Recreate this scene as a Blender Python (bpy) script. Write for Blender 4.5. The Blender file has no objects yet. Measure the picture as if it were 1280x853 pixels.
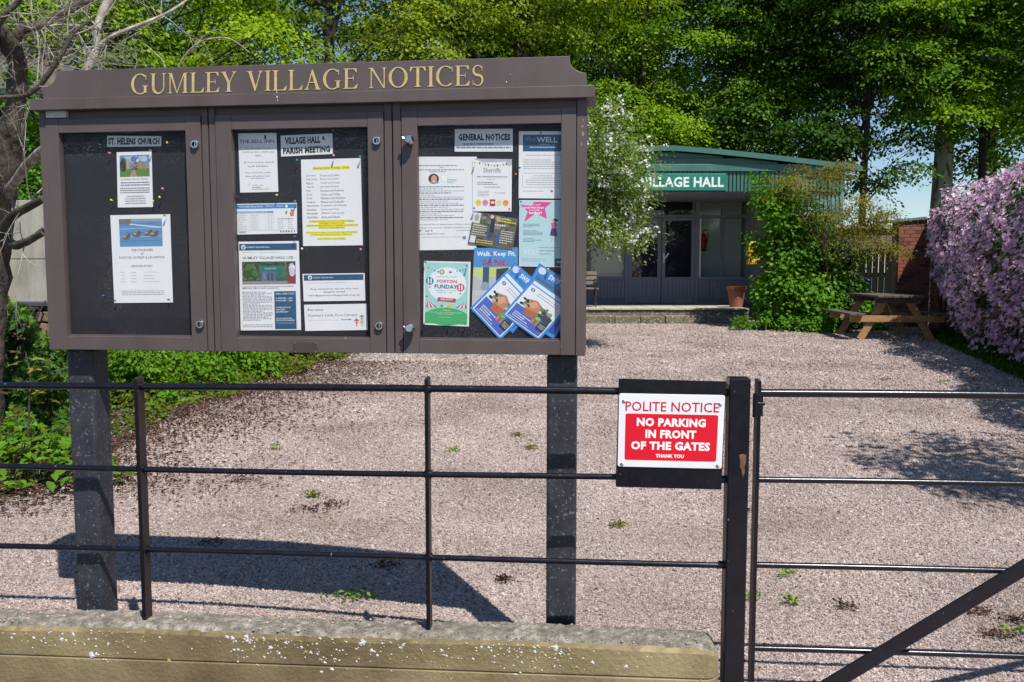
import bpy, math, random
import numpy as np
from mathutils import Vector
from math import radians as RAD, sin, cos, pi
random.seed(7)
SC = bpy.context.scene
COL = SC.collection
# ------------------------------------------------------------------ camera
FPX, CX, CY = 1050.0, 640.0, 426.5
HEYE, HORIZON = 1.27, 340.0
PITCH = math.atan((CY - HORIZON) / FPX)
cam = bpy.data.cameras.new('camera')
cam.sensor_width = 36.0
cam.lens = 36.0 * FPX / 1280.0
cam.clip_start, cam.clip_end = 0.05, 1500
camo = bpy.data.objects.new('camera', cam)
camo.location = (0, 0, HEYE)
camo.rotation_euler = (RAD(90) - PITCH, 0, 0)
COL.objects.link(camo)
SC.camera = camo
# ------------------------------------------------------------------ light
SUNV = Vector((0.31, -0.55, 1.0)).normalized()          # towards the sun
SUN_EL = math.asin(SUNV.z)
W = bpy.data.worlds.new('World')
SC.world = W
W.use_nodes = True
wn = W.node_tree.nodes
wn.clear()
wo = wn.new('ShaderNodeOutputWorld')
wb = wn.new('ShaderNodeBackground')
ws = wn.new('ShaderNodeTexSky')
ws.sky_type = 'NISHITA'
ws.sun_disc = False
ws.sun_elevation = SUN_EL
ws.sun_rotation = math.atan2(SUNV.x, SUNV.y)
ws.air_density, ws.dust_density, ws.ozone_density = 1.0, 0.1, 3.5
wb.inputs[1].default_value = 0.095
W.node_tree.links.new(ws.outputs[0], wb.inputs[0])
W.node_tree.links.new(wb.outputs[0], wo.inputs[0])
sun = bpy.data.lights.new('sun', 'SUN')
sun.energy = 5.0
sun.angle = RAD(0.5)
sun.color = (1.0, 0.95, 0.88)
suno = bpy.data.objects.new('sun', sun)
suno.rotation_euler = (-SUNV).to_track_quat('-Z', 'Y').to_euler()
COL.objects.link(suno)
SC.view_settings.view_transform = 'Standard'
SC.view_settings.look = 'None'
SC.view_settings.exposure = 0.36
SC.view_settings.gamma = 1
SC.cycles.max_bounces = 8
SC.cycles.transparent_max_bounces = 12
SC.cycles.diffuse_bounces = 3
SC.cycles.use_denoising = True

# ------------------------------------------------------------------ measuring helpers (plain surveying: a sight line met with a plane)
def ray(px, py):
    a, b = (px - CX) / FPX, (CY - py) / FPX
    return Vector((a, cos(PITCH) + b * sin(PITCH), -sin(PITCH) + b * cos(PITCH)))
def at(px, py, Y):
    d = ray(px, py); t = Y / d.y
    return Vector((d.x * t, Y, HEYE + d.z * t))
SLOPE, YG = 0.011, 3.0
def G(y):
    return SLOPE * max(0.0, min(y, 45) - YG)
def _S(t):
    t = max(0.0, min(1.0, t)); return t*t*(3-2*t)
def GZ(x, y):
    """yard level: rises gently to the hall, dips towards the gateway"""
    return G(y) - .125 * _S((x + 1.4) / 2.3) * (1 - _S((y - 3.4) / 7.0))
def gnd(px, py):
    d = ray(px, py); z = 0
    for _ in range(12):
        t = (HEYE - z) / -d.z; z = .5*z + .5*GZ(d.x*t, d.y*t)
    return Vector((d.x * t, d.y * t, GZ(d.x*t, d.y*t)))
class Plane:
    """upright plane through ox, oy, turned by yaw; local x along it, local y away from the road"""
    def __init__(s, ox, oy, yaw):
        s.o = Vector((ox, oy, 0)); s.a = yaw
        s.e = Vector((cos(yaw), -sin(yaw), 0)); s.n = Vector((-sin(yaw), -cos(yaw), 0))
    def __call__(s, px, py, w=0.0):
        d = ray(px, py); c = Vector((0, 0, HEYE))
        t = (w - (c - s.o).dot(s.n)) / d.dot(s.n)
        p = c + d * t - s.o
        return Vector((p.dot(s.e), -w, p.z))
    def world(s, v):
        return s.o + s.e * v[0] - s.n * v[1] + Vector((0, 0, v[2]))

# ------------------------------------------------------------------ object helpers
def tag(o, label=None, cat=None, group=None, kind=None):
    if label: o['label'] = label
    if cat: o['category'] = cat
    if group: o['group'] = group
    if kind: o['kind'] = kind
    return o
def empty(name, loc=(0, 0, 0), rz=0.0, label=None, cat=None, group=None, kind=None):
    o = bpy.data.objects.new(name, None)
    o.empty_display_size = 0.1
    o.location = loc; o.rotation_euler = (0, 0, rz)
    COL.objects.link(o)
    return tag(o, label, cat, group, kind)
def link(name, me, parent=None, loc=None, rz=0):
    o = bpy.data.objects.new(name, me)
    if loc is not None: o.location = loc
    if rz: o.rotation_euler = (0, 0, rz)
    COL.objects.link(o)
    if parent: o.parent = parent
    return o
def copy_tree(o, parent=None):
    c = o.copy(); COL.objects.link(c); c.parent = parent
    for ch in list(o.children): copy_tree(ch, c)
    return c
class MB:
    def __init__(s): s.v = []; s.f = []; s.m = []
    def add(s, vs, fs, m=0):
        n = len(s.v); s.v += [tuple(v) for v in vs]
        s.f += [tuple(i + n for i in f) for f in fs]; s.m += [m] * len(fs); return s
    def box(s, x0, x1, y0, y1, z0, z1, m=0):
        return s.add([(x0,y0,z0),(x1,y0,z0),(x1,y1,z0),(x0,y1,z0),(x0,y0,z1),(x1,y0,z1),(x1,y1,z1),(x0,y1,z1)],
              [(0,3,2,1),(4,5,6,7),(0,1,5,4),(1,2,6,5),(2,3,7,6),(3,0,4,7)], m)
    def bar(s, a, b, w, h, up=(0,0,1), m=0):
        """box along a-b, w across, h along up"""
        a, b = Vector(a), Vector(b); d = (b - a).normalized(); u = Vector(up)
        sd = d.cross(u).normalized(); u = sd.cross(d).normalized()
        vs = []
        for p in (a, b):
            for i, j in ((-1,-1),(1,-1),(1,1),(-1,1)): vs.append(p + sd * (w/2*i) + u * (h/2*j))
        return s.add(vs, [(0,1,2,3),(7,6,5,4),(0,4,5,1),(1,5,6,2),(2,6,7,3),(3,7,4,0)], m)
    def tube(s, pts, rad, n=8, m=0, caps=True):
        pts = [Vector(p) for p in pts]
        if not isinstance(rad, (list, tuple)): rad = [rad] * len(pts)
        base = len(s.v); prev = None
        for i, p in enumerate(pts):
            d = (pts[min(i+1, len(pts)-1)] - pts[max(i-1, 0)]).normalized()
            if prev is None:
                u = Vector((0,0,1)) if abs(d.z) < .9 else Vector((1,0,0))
                sd = d.cross(u).normalized()
            else:
                sd = (prev - d * prev.dot(d)).normalized()
            prev = sd; u = sd.cross(d)
            for k in range(n):
                a = 2*pi*k/n
                s.v.append(tuple(p + (sd*cos(a) + u*sin(a)) * rad[i]))
        for i in range(len(pts)-1):
            for k in range(n):
                k2 = (k+1) % n
                s.f.append((base+i*n+k, base+i*n+k2, base+(i+1)*n+k2, base+(i+1)*n+k)); s.m.append(m)
        if caps:
            s.f.append(tuple(base+k for k in range(n))[::-1]); s.m.append(m)
            s.f.append(tuple(base+(len(pts)-1)*n+k for k in range(n))); s.m.append(m)
        return s
    def prism(s, poly, y0, y1, m=0):
        """poly in x,z; extruded from y0 (front) to y1"""
        n = len(poly)
        vs = [(x, y0, z) for x, z in poly] + [(x, y1, z) for x, z in poly]
        fs = [tuple(range(n)), tuple(range(2*n-1, n-1, -1))] + [(i, i+n, (i+1) % n + n, (i+1) % n) for i in range(n)]
        return s.add(vs, fs, m)
    def lathe(s, prof, n=20, c=(0,0,0), m=0):
        b = len(s.v)
        for r, z in prof:
            for k in range(n):
                a = 2*pi*k/n; s.v.append((c[0]+r*cos(a), c[1]+r*sin(a), c[2]+z))
        for i in range(len(prof)-1):
            for k in range(n):
                k2 = (k+1) % n
                s.f.append((b+i*n+k, b+i*n+k2, b+(i+1)*n+k2, b+(i+1)*n+k)); s.m.append(m)
        return s
    def mesh(s, name, mats):
        me = bpy.data.meshes.new(name)
        me.from_pydata(s.v, [], s.f)
        if not isinstance(mats, (list, tuple)): mats = [mats]
        for mt in mats: me.materials.append(mt)
        if len(mats) > 1: me.polygons.foreach_set('material_index', s.m)
        return me
    def build(s, name, mats, parent=None, bev=0, smooth=False, loc=None, rz=0):
        me = s.mesh(name, mats)
        if smooth: me.polygons.foreach_set('use_smooth', [True]*len(me.polygons))
        o = link(name, me, parent, loc, rz)
        if bev:
            md = o.modifiers.new('bevel', 'BEVEL'); md.width = bev; md.segments = 2; md.limit_method = 'ANGLE'
        if smooth:
            me.set_sharp_from_angle(angle=RAD(40))
        return o
def raw_mesh(name, V, F, mats, mi=None, attr=None):
    """numpy arrays to mesh; F is (n,k)"""
    me = bpy.data.meshes.new(name)
    n, k = F.shape
    me.vertices.add(len(V)); me.vertices.foreach_set('co', V.astype(np.float32).ravel())
    me.loops.add(n*k); me.loops.foreach_set('vertex_index', F.astype(np.int32).ravel())
    me.polygons.add(n); me.polygons.foreach_set('loop_start', np.arange(0, n*k, k, dtype=np.int32))
    me.polygons.foreach_set('loop_total', np.full(n, k, dtype=np.int32))
    for m in mats: me.materials.append(m)
    if mi is not None: me.polygons.foreach_set('material_index', mi.astype(np.int32))
    if attr is not None:
        a = me.attributes.new('tint', 'FLOAT', 'FACE'); a.data.foreach_set('value', attr.astype(np.float32))
    me.update(calc_edges=True)
    return me

# ------------------------------------------------------------------ materials
def srgb(r, g, b):
    f = lambda c: (c/255/12.92) if c/255 <= .04045 else ((c/255+.055)/1.055)**2.4
    return (f(r), f(g), f(b))
def newmat(name):
    m = bpy.data.materials.new(name); m.use_nodes = True
    nt = m.node_tree; b = nt.nodes['Principled BSDF']
    return m, nt, b
def N(nt, t, **kw):
    n = nt.nodes.new(t)
    for k, v in kw.items():
        if k.startswith('i_'):
            key = k[2:]; key = int(key) if key.isdigit() else key
            n.inputs[key].default_value = v
        else: setattr(n, k, v)
    return n
def ramp(nt, fac, stops):
    r = nt.nodes.new('ShaderNodeValToRGB')
    e = r.color_ramp.elements
    while len(e) < len(stops): e.new(0.5)
    for i, (p, c) in enumerate(stops):
        e[i].position = p; e[i].color = (c[0], c[1], c[2], 1)
    nt.links.new(fac, r.inputs[0]); return r
def pm(name, c1, c2=None, scale=20, rough=.6, bump=0, bscale=None, metal=0, detail=6, speck=None, stretch=None, coat=0, dist=.01, c3=None, sscale=None, sth=.72):
    m, nt, b = newmat(name)
    c2 = c2 or c1
    tc = N(nt, 'ShaderNodeTexCoord'); src = tc.outputs['Object']
    if stretch:
        mp = N(nt, 'ShaderNodeMapping'); mp.inputs['Scale'].default_value = stretch
        nt.links.new(src, mp.inputs[0]); src = mp.outputs[0]
    nz = N(nt, 'ShaderNodeTexNoise', i_Scale=scale, i_Detail=detail, i_Roughness=.6)
    nt.links.new(src, nz.inputs['Vector'])
    st = [(.32, c1), (.68, c2)] if c3 is None else [(.3, c1), (.5, c2), (.7, c3)]
    r = ramp(nt, nz.outputs['Fac'], st)
    out = r.outputs[0]
    if speck:
        n2 = N(nt, 'ShaderNodeTexNoise', i_Scale=sscale or scale*9, i_Detail=3)
        nt.links.new(src, n2.inputs['Vector'])
        r2 = ramp(nt, n2.outputs['Fac'], [(sth-.02, (0,0,0)), (sth, (1,1,1))])
        mx = N(nt, 'ShaderNodeMix', data_type='RGBA'); nt.links.new(r2.outputs[0], mx.inputs[0])
        nt.links.new(out, mx.inputs[6]); mx.inputs[7].default_value = (*speck, 1); out = mx.outputs[2]
    nt.links.new(out, b.inputs['Base Color'])
    b.inputs['Metallic'].default_value = metal
    rr = N(nt, 'ShaderNodeMapRange', i_3=max(.05, rough-.1), i_4=min(1, rough+.1))
    nt.links.new(nz.outputs['Fac'], rr.inputs[0]); nt.links.new(rr.outputs[0], b.inputs['Roughness'])
    if coat: b.inputs['Coat Weight'].default_value = coat
    if bump:
        n3 = N(nt, 'ShaderNodeTexNoise', i_Scale=bscale or scale*4, i_Detail=5)
        nt.links.new(src, n3.inputs['Vector'])
        bp = N(nt, 'ShaderNodeBump', i_Strength=bump, i_Distance=dist)
        nt.links.new(n3.outputs['Fac'], bp.inputs['Height']); nt.links.new(bp.outputs[0], b.inputs['Normal'])
    return m
def flat(name, c, rough=.6):
    m, nt, b = newmat(name)
    b.inputs['Base Color'].default_value = (*c, 1); b.inputs['Roughness'].default_value = rough
    return m
_ink = {}
def ink(c):
    """printing ink; c is 0-255 as read on paper"""
    if c not in _ink: _ink[c] = flat('ink_%d_%d_%d' % c, tuple(x*.88 for x in srgb(*c)), .45)
    return _ink[c]
def glassmat(name, tint=(1,1,1), refl=.06, dirt=0.0):
    m, nt, b = newmat(name); nt.nodes.remove(b)
    out = nt.nodes['Material Output']
    t = N(nt, 'ShaderNodeBsdfTransparent'); t.inputs[0].default_value = (*tint, 1)
    g = N(nt, 'ShaderNodeBsdfGlossy', i_Roughness=.02)
    lw = N(nt, 'ShaderNodeLayerWeight', i_Blend=.5)
    pw = N(nt, 'ShaderNodeMath', operation='POWER', i_1=5.0); nt.links.new(lw.outputs['Facing'], pw.inputs[0])
    fr = N(nt, 'ShaderNodeMath', operation='MULTIPLY_ADD', i_1=.9, i_2=refl*.6); nt.links.new(pw.outputs[0], fr.inputs[0])
    mx = N(nt, 'ShaderNodeMixShader')
    nt.links.new(fr.outputs[0], mx.inputs[0]); nt.links.new(t.outputs[0], mx.inputs[1]); nt.links.new(g.outputs[0], mx.inputs[2])
    last = mx
    if dirt:
        d = N(nt, 'ShaderNodeBsdfDiffuse'); d.inputs[0].default_value = (.7, .7, .72, 1)
        nz = N(nt, 'ShaderNodeTexNoise', i_Scale=260, i_Detail=2)
        tc = N(nt, 'ShaderNodeTexCoord'); nt.links.new(tc.outputs['Object'], nz.inputs['Vector'])
        n2 = N(nt, 'ShaderNodeTexNoise', i_Scale=5, i_Detail=4); nt.links.new(tc.outputs['Object'], n2.inputs['Vector'])
        r = ramp(nt, nz.outputs['Fac'], [(.62, (0,0,0)), (.72, (1,1,1))])
        r2 = ramp(nt, n2.outputs['Fac'], [(.45, (.02,)*3), (.8, (1,1,1))])
        mu = N(nt, 'ShaderNodeMath', operation='MULTIPLY'); nt.links.new(r.outputs[0], mu.inputs[0]); nt.links.new(r2.outputs[0], mu.inputs[1])
        mu2 = N(nt, 'ShaderNodeMath', operation='MULTIPLY_ADD'); nt.links.new(mu.outputs[0], mu2.inputs[0]); mu2.inputs[1].default_value = dirt; mu2.inputs[2].default_value = .003
        m2 = N(nt, 'ShaderNodeMixShader'); nt.links.new(mu2.outputs[0], m2.inputs[0]); nt.links.new(mx.outputs[0], m2.inputs[1]); nt.links.new(d.outputs[0], m2.inputs[2]); last = m2
    nt.links.new(last.outputs[0], out.inputs[0])
    return m
def leafmat(name, dark, mid, bright, trans=.42, rough=.6, spec=.12):
    m, nt, b = newmat(name)
    a = N(nt, 'ShaderNodeAttribute', attribute_name='tint')
    r = ramp(nt, a.outputs['Fac'], [(0, dark), (.5, mid), (1, bright)])
    nt.links.new(r.outputs[0], b.inputs['Base Color'])
    b.inputs['Roughness'].default_value = rough
    b.inputs['Specular IOR Level'].default_value = spec
    t = N(nt, 'ShaderNodeBsdfTranslucent')
    hs = N(nt, 'ShaderNodeHueSaturation', i_Hue=.49, i_Saturation=1.1, i_Value=1.5)
    nt.links.new(r.outputs[0], hs.inputs['Color']); nt.links.new(hs.outputs[0], t.inputs[0])
    mx = N(nt, 'ShaderNodeMixShader', i_0=trans)
    nt.links.new(b.outputs[0], mx.inputs[1]); nt.links.new(t.outputs[0], mx.inputs[2])
    nt.links.new(mx.outputs[0], nt.nodes['Material Output'].inputs[0])
    return m
M = {}
M['brown'] = pm('brown_powder_coat', (.078,.056,.053), (.094,.070,.066), 7, .5, .15, 400, dist=.001, stretch=(1,1,.4), c3=(.104,.080,.076), speck=(.3,.26,.24), sscale=60, sth=.80)
M['brown_dark'] = pm('brown_recess', (.06,.042,.042), (.07,.05,.05), 6, .5)
M['felt'] = pm('pinboard_felt', (.006,.006,.012), (.012,.012,.021), 30, .95, .3, 600, dist=.001, speck=(.16,.17,.2), sscale=210, sth=.73)
M['gold'] = pm('gold_letter_paint', (.46,.34,.14), (.58,.46,.23), 70, .5)
M['gold_edge'] = pm('engraved_edge', (.07,.05,.035), (.09,.06,.04), 60, .6)
M['post_plastic'] = pm('recycled_plastic', (.016,.018,.026), (.036,.039,.050), 14, .6, .35, 60, dist=.004, speck=(.125,.125,.13), sscale=110, sth=.655)
M['black_paint'] = pm('black_gloss_paint', (.003,.003,.007), (.007,.007,.013), 25, .24, .15, 90, dist=.002, speck=(.12,.12,.13), sscale=85, sth=.735)
M['brown_side'] = pm('dark_brown_side', (.012,.008,.009), (.035,.020,.018), 20, .5, .2, 100, dist=.002)
M['rust'] = pm('bare_rust', (.08,.045,.03), (.22,.12,.065), 60, .8)
M['steel'] = pm('bright_steel', (.5,.5,.5), (.62,.62,.62), 60, .25, metal=1)
M['dark_steel'] = pm('dark_hole', (.01,.01,.01), (.02,.02,.02), 60, .4)
M['glass'] = glassmat('case_glass', (.98,.982,.985), refl=.012, dirt=.28)
M['white_plate'] = pm('white_plastic', (.74,.74,.75), (.8,.8,.8), 10, .35)
M['paper'] = pm('white_paper', (.74,.75,.76), (.79,.79,.79), 9, .7, .15, 14, dist=.003)
M['paper_grey'] = pm('laminated_paper', (.66,.69,.7), (.72,.74,.74), 8, .35, .1, 12, dist=.002)
# ================================================================== NOTICE BOARD
BP = Plane(-0.62, 2.73, RAD(6.5))
board = empty('notice_board', BP.o, -BP.a, 'brown three door village notice board on two dark posts behind the black railing', 'notice board')
def bx(px, py, w=0): p = BP(px, py, w); return p.x
def bz(px, py, w=0): p = BP(px, py, w); return p.z
XL, XR = bx(49.5, 140), bx(733, 140)
XL = (bx(48.5, 150) + bx(60, 438)) / 2; XR = (bx(733, 140) + bx(731.5, 445)) / 2
ZB = (bz(62, 438) + bz(730, 445)) / 2
ZT = (bz(50, 141) + bz(733, 124)) / 2 + .012
DEP = .11
WP = -.034         # face of the pin board
case = MB()
case.box(XL, XL + .022, -.000 + .003, DEP, ZB, ZT)
case.box(XR - .030, XR, .003, DEP, ZB, ZT)
case.box(XL + .022, XR - .030, .012, DEP, ZT - .034, ZT)
case.box(XL + .022, XR - .030, .012, DEP, ZB + .001, ZB + .02)
case.build('case_frame', M['brown'], board, .002)
MB().box(XL + .0225, XR - .0305, DEP - .012, DEP - .002, ZB + .021, ZT - .0345).build('back_panel', M['brown'], board)
MB().box(XL + .0225, XR - .0305, -WP, -WP + .02, ZB + .0205, ZT - .0345).build('pin_board', M['felt'], board)
for a, b in ((254.5, 263), (263.5, 272), (481, 491), (491.5, 502.5)):
    xa, xb = bx(a, 290) + .0015, bx(b, 290) - .0015
    MB().box(xa, xb, .004, .033, ZB + .001, ZT - .002).build('mullion', M['brown'], board, .0015)
doors = [(57, 254.2, 78, 235.5, (165, 165), (420, 421), (147.5, 144), 438),
         (272.5, 480.5, 292, 461, (161, 160), (423, 424), (143.5, 140), 441),
         (503, 721.5, 522.5, 701, (156.5, 154.5), (424.5, 426.5), (139, 135), 444.5)]
ZDT = sum(bz((d[0]+d[1])/2, (d[6][0]+d[6][1])/2) for d in doors) / 3
ZOT = sum(bz((d[2]+d[3])/2, (d[4][0]+d[4][1])/2) for d in doors) / 3
ZOB = sum(bz((d[2]+d[3])/2, (d[5][0]+d[5][1])/2) for d in doors) / 3
DB = [Vector((XL+.024, 0, 0)), None]
dlab = ['left hand door of the board', 'middle door of the board', 'right hand door of the board with protruding knobs']
for k, d in enumerate(doors):
    x0, x1 = bx(d[0], 290), bx(d[1], 290)
    i0, i1 = bx(d[2], 290), bx(d[3], 290)
    if k == 0: x0 = XL + .024
    if k == 2: x1 = XR - .032
    g = .0006
    fr = MB()
    fr.box(x0, i0, 0, .026, ZB + .002, ZDT); fr.box(i1, x1, 0, .026, ZB + .002, ZDT)
    fr.box(i0 + g, i1 - g, .0006, .026, ZOT, ZDT - .0005); fr.box(i0 + g, i1 - g, .0006, .026, ZB + .0025, ZOB)
    dr = fr.build('door', M['brown'], board, .0012)
    tag(dr, dlab[k])
    MB().box(i0 + .0008, i1 - .0008, .014, .017, ZOB + .001, ZOT - .001).build('glass_pane', M['glass'], dr)
    # rubber sill bead
    MB().box(i0 + .001, i1 - .001, .0095, .0135, ZOB, ZOB + .006).build('glazing_bead', M['brown'], dr)
    if k < 2:
        for (lx, ly) in (((244.2, 181), (251, 405.5)), ((471.5, 176.5), (474.5, 407.5)))[k]:
            p = BP(lx, ly, 0); r = .0145
            lk = MB()
            ring = [(r, 0), (r, .006), (r*.85, .010), (r*.55, .010), (r*.5, .003)]
            n = 20; b0 = len(lk.v)
            for rr, h in ring:
                for q in range(n): lk.v.append((p.x + rr*cos(2*pi*q/n), -h, p.z + rr*sin(2*pi*q/n)))
            for i in range(len(ring)-1):
                for q in range(n):
                    q2 = (q+1) % n; lk.f.append((i*n+q, i*n+q2, (i+1)*n+q2, (i+1)*n+q)); lk.m.append(0)
            lk.f.append(tuple(4*n+q for q in range(n))); lk.m.append(1)
            lk.box(p.x-.0015, p.x+.0015, -.0045, -.002, p.z-.006, p.z+.006, 0)
            lk.build('lock', [M['steel'], M['dark_steel']], dr, smooth=True)
    else:
        for (lx, ly) in ((512.5, 176), (513.5, 410)):
            p = BP(lx, ly, 0)
            kb = MB()
            kb.tube([(p.x, 0, p.z), (p.x, -.012, p.z)], .012, 16)
            kb.tube([(p.x, -.012, p.z), (p.x+.001, -.022, p.z), (p.x+.001, -.032, p.z+.001)], [.016, .017, .011], 16)
            kb.tube([(p.x-.012, -.022, p.z+.001), (p.x-.019, -.024, p.z+.006)], [.005, .004], 8)
            kb.build('knob', M['steel'], dr, smooth=True)
# cornice and scalloped heading
ZC0 = (bz(37, 139, .024) + bz(743, 121, .024)) / 2
ZC1 = (bz(36, 125, .024) + bz(743, 105, .024)) / 2
XC0, XC1 = bx(36.5, 131, .024), bx(743, 113, .024)
MB().box(XC0, XC1, -.024, DEP + .03, ZC0, ZC1).build('cornice', M['brown'], board, .002)
MB().box(XL + .004, XR - .004, .02, DEP - .003, ZT + .0005, max(ZT + .002, ZC0 - .0005)).build('top_rail', M['brown'], board)
xa, xb = bx(54, 115, .012), bx(733, 96, .012)
xta, xtb = bx(70, 89, .012), bx(712, 70, .012)
zt = (bz(75, 88.5, .012) + bz(711, 70, .012)) / 2
zs = (bz(54, 109, .012) + bz(733, 91, .012)) / 2
poly = [(xa, ZC1 + .0005), (xb, ZC1 + .0005), (xb, zs)]
for q in range(1, 12):
    a = pi/2*q/12; cx, cz = xb, zt - .006
    poly.append((xb - (xb - xtb) * sin(a), zs + (zt - .008 - zs) * (1 - cos(a))))
poly += [(xtb, zt - .006), (xtb, zt), (xta, zt), (xta, zt - .006)]
for q in range(11, 0, -1):
    a = pi/2*q/12
    poly.append((xa + (xta - xa) * sin(a), zs + (zt - .008 - zs) * (1 - cos(a))))
poly.append((xa, zs))
heading = MB().prism(poly, -.012, .030).build('heading_board', M['brown'], board, .0018)
M['dropping'] = flat('white_dropping', (.7,.7,.66), .8)
dm = MB(); rd = random.Random(9)
def splat(px, py, w, rx, rz, mi=0):
    p = BP(px, py, w); n = 9
    dm.add([(p.x + rx*rd.uniform(.5,1.2)*cos(2*pi*i/n), -w - .0003, p.z + rz*rd.uniform(.5,1.2)*sin(2*pi*i/n)) for i in range(n)], [tuple(range(n))], mi)
for (a, b, rx, rz) in ((346,115,.002,.004),(345,118,.0012,.002)): splat(a, b, .0122, rx, rz)
for (a, b, rx, rz) in ((346.5,121.5,.0022,.005),(347,125.5,.0012,.004),(344,119.5,.001,.001)): splat(a, b, .0242, rx, rz)
splat(633, 102.5, .0122, .0018, .003); splat(638, 93, .0122, .0008, .002)
for k in range(26): splat(rd.uniform(60,725), rd.uniform(427,437), .0004, .0007, .0007, 0)
M['chip'] = flat('paint_chip', (.26,.22,.20), .8)
for (a, b, rx, rz) in ((728,158,.003,.007),(729,168,.004,.010),(727,180,.002,.006),(729,150,.002,.004)): splat(a, b, -.0028, rx, rz, 1)
dm.build('spots', [M['dropping'], M['chip']], board)['kind'] = 'stuff'
# posts
for px in ((86, 122), (683, 720)):
    xc = (bx(px[0], 560, -.05) + bx(px[1], 560, -.05)) / 2
    if px[0] > 300: xc = (bx(683, 600, -.05) + bx(719.5, 600, -.05)) / 2
    pm_ = MB()
    pm_.box(xc - .048, xc + .048, .05, .148, -.3, ZB - .0005)
    if px[0] < 300: lb = 'left post, with its right side in view'
    else: lb = 'right post'
    o = pm_.build('post', M['post_plastic'], board, .010); tag(o, lb)
    # bracket behind the case
    MB().box(xc - .04, xc + .04, DEP + .001, DEP + .03, ZB + .02, ZT - .05).build('bracket', M['brown_dark'], board)
pq = [BP(367.5, 427.5, .001), BP(396.5, 441.5, .001)]
pl = MB().box(pq[0].x, pq[1].x, -.004, -.0005, pq[1].z, pq[0].z).build('plaque', M['brown_dark'], board, .001)
for ix in (0, 1):
    for iz in (0, 1):
        mb = MB()
        x = pq[0].x + .004 + ix * (pq[1].x - pq[0].x - .008); z = pq[1].z + .004 + iz * (pq[0].z - pq[1].z - .008)
        mb.tube([(x, -.004, z), (x, -.0055, z)], .0022, 8)
        mb.build('screw', M['steel'], pl)
sq = [BP(57, 139.5, .001), BP(83, 147, .001)]
M['foil'] = pm('foil_label', (.42,.44,.46), (.52,.54,.55), 60, .35)
MB().box(sq[0].x, sq[1].x, -.001, -.0003+.012, sq[1].z, sq[0].z).build('maker_label', M['foil'], board)

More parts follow.
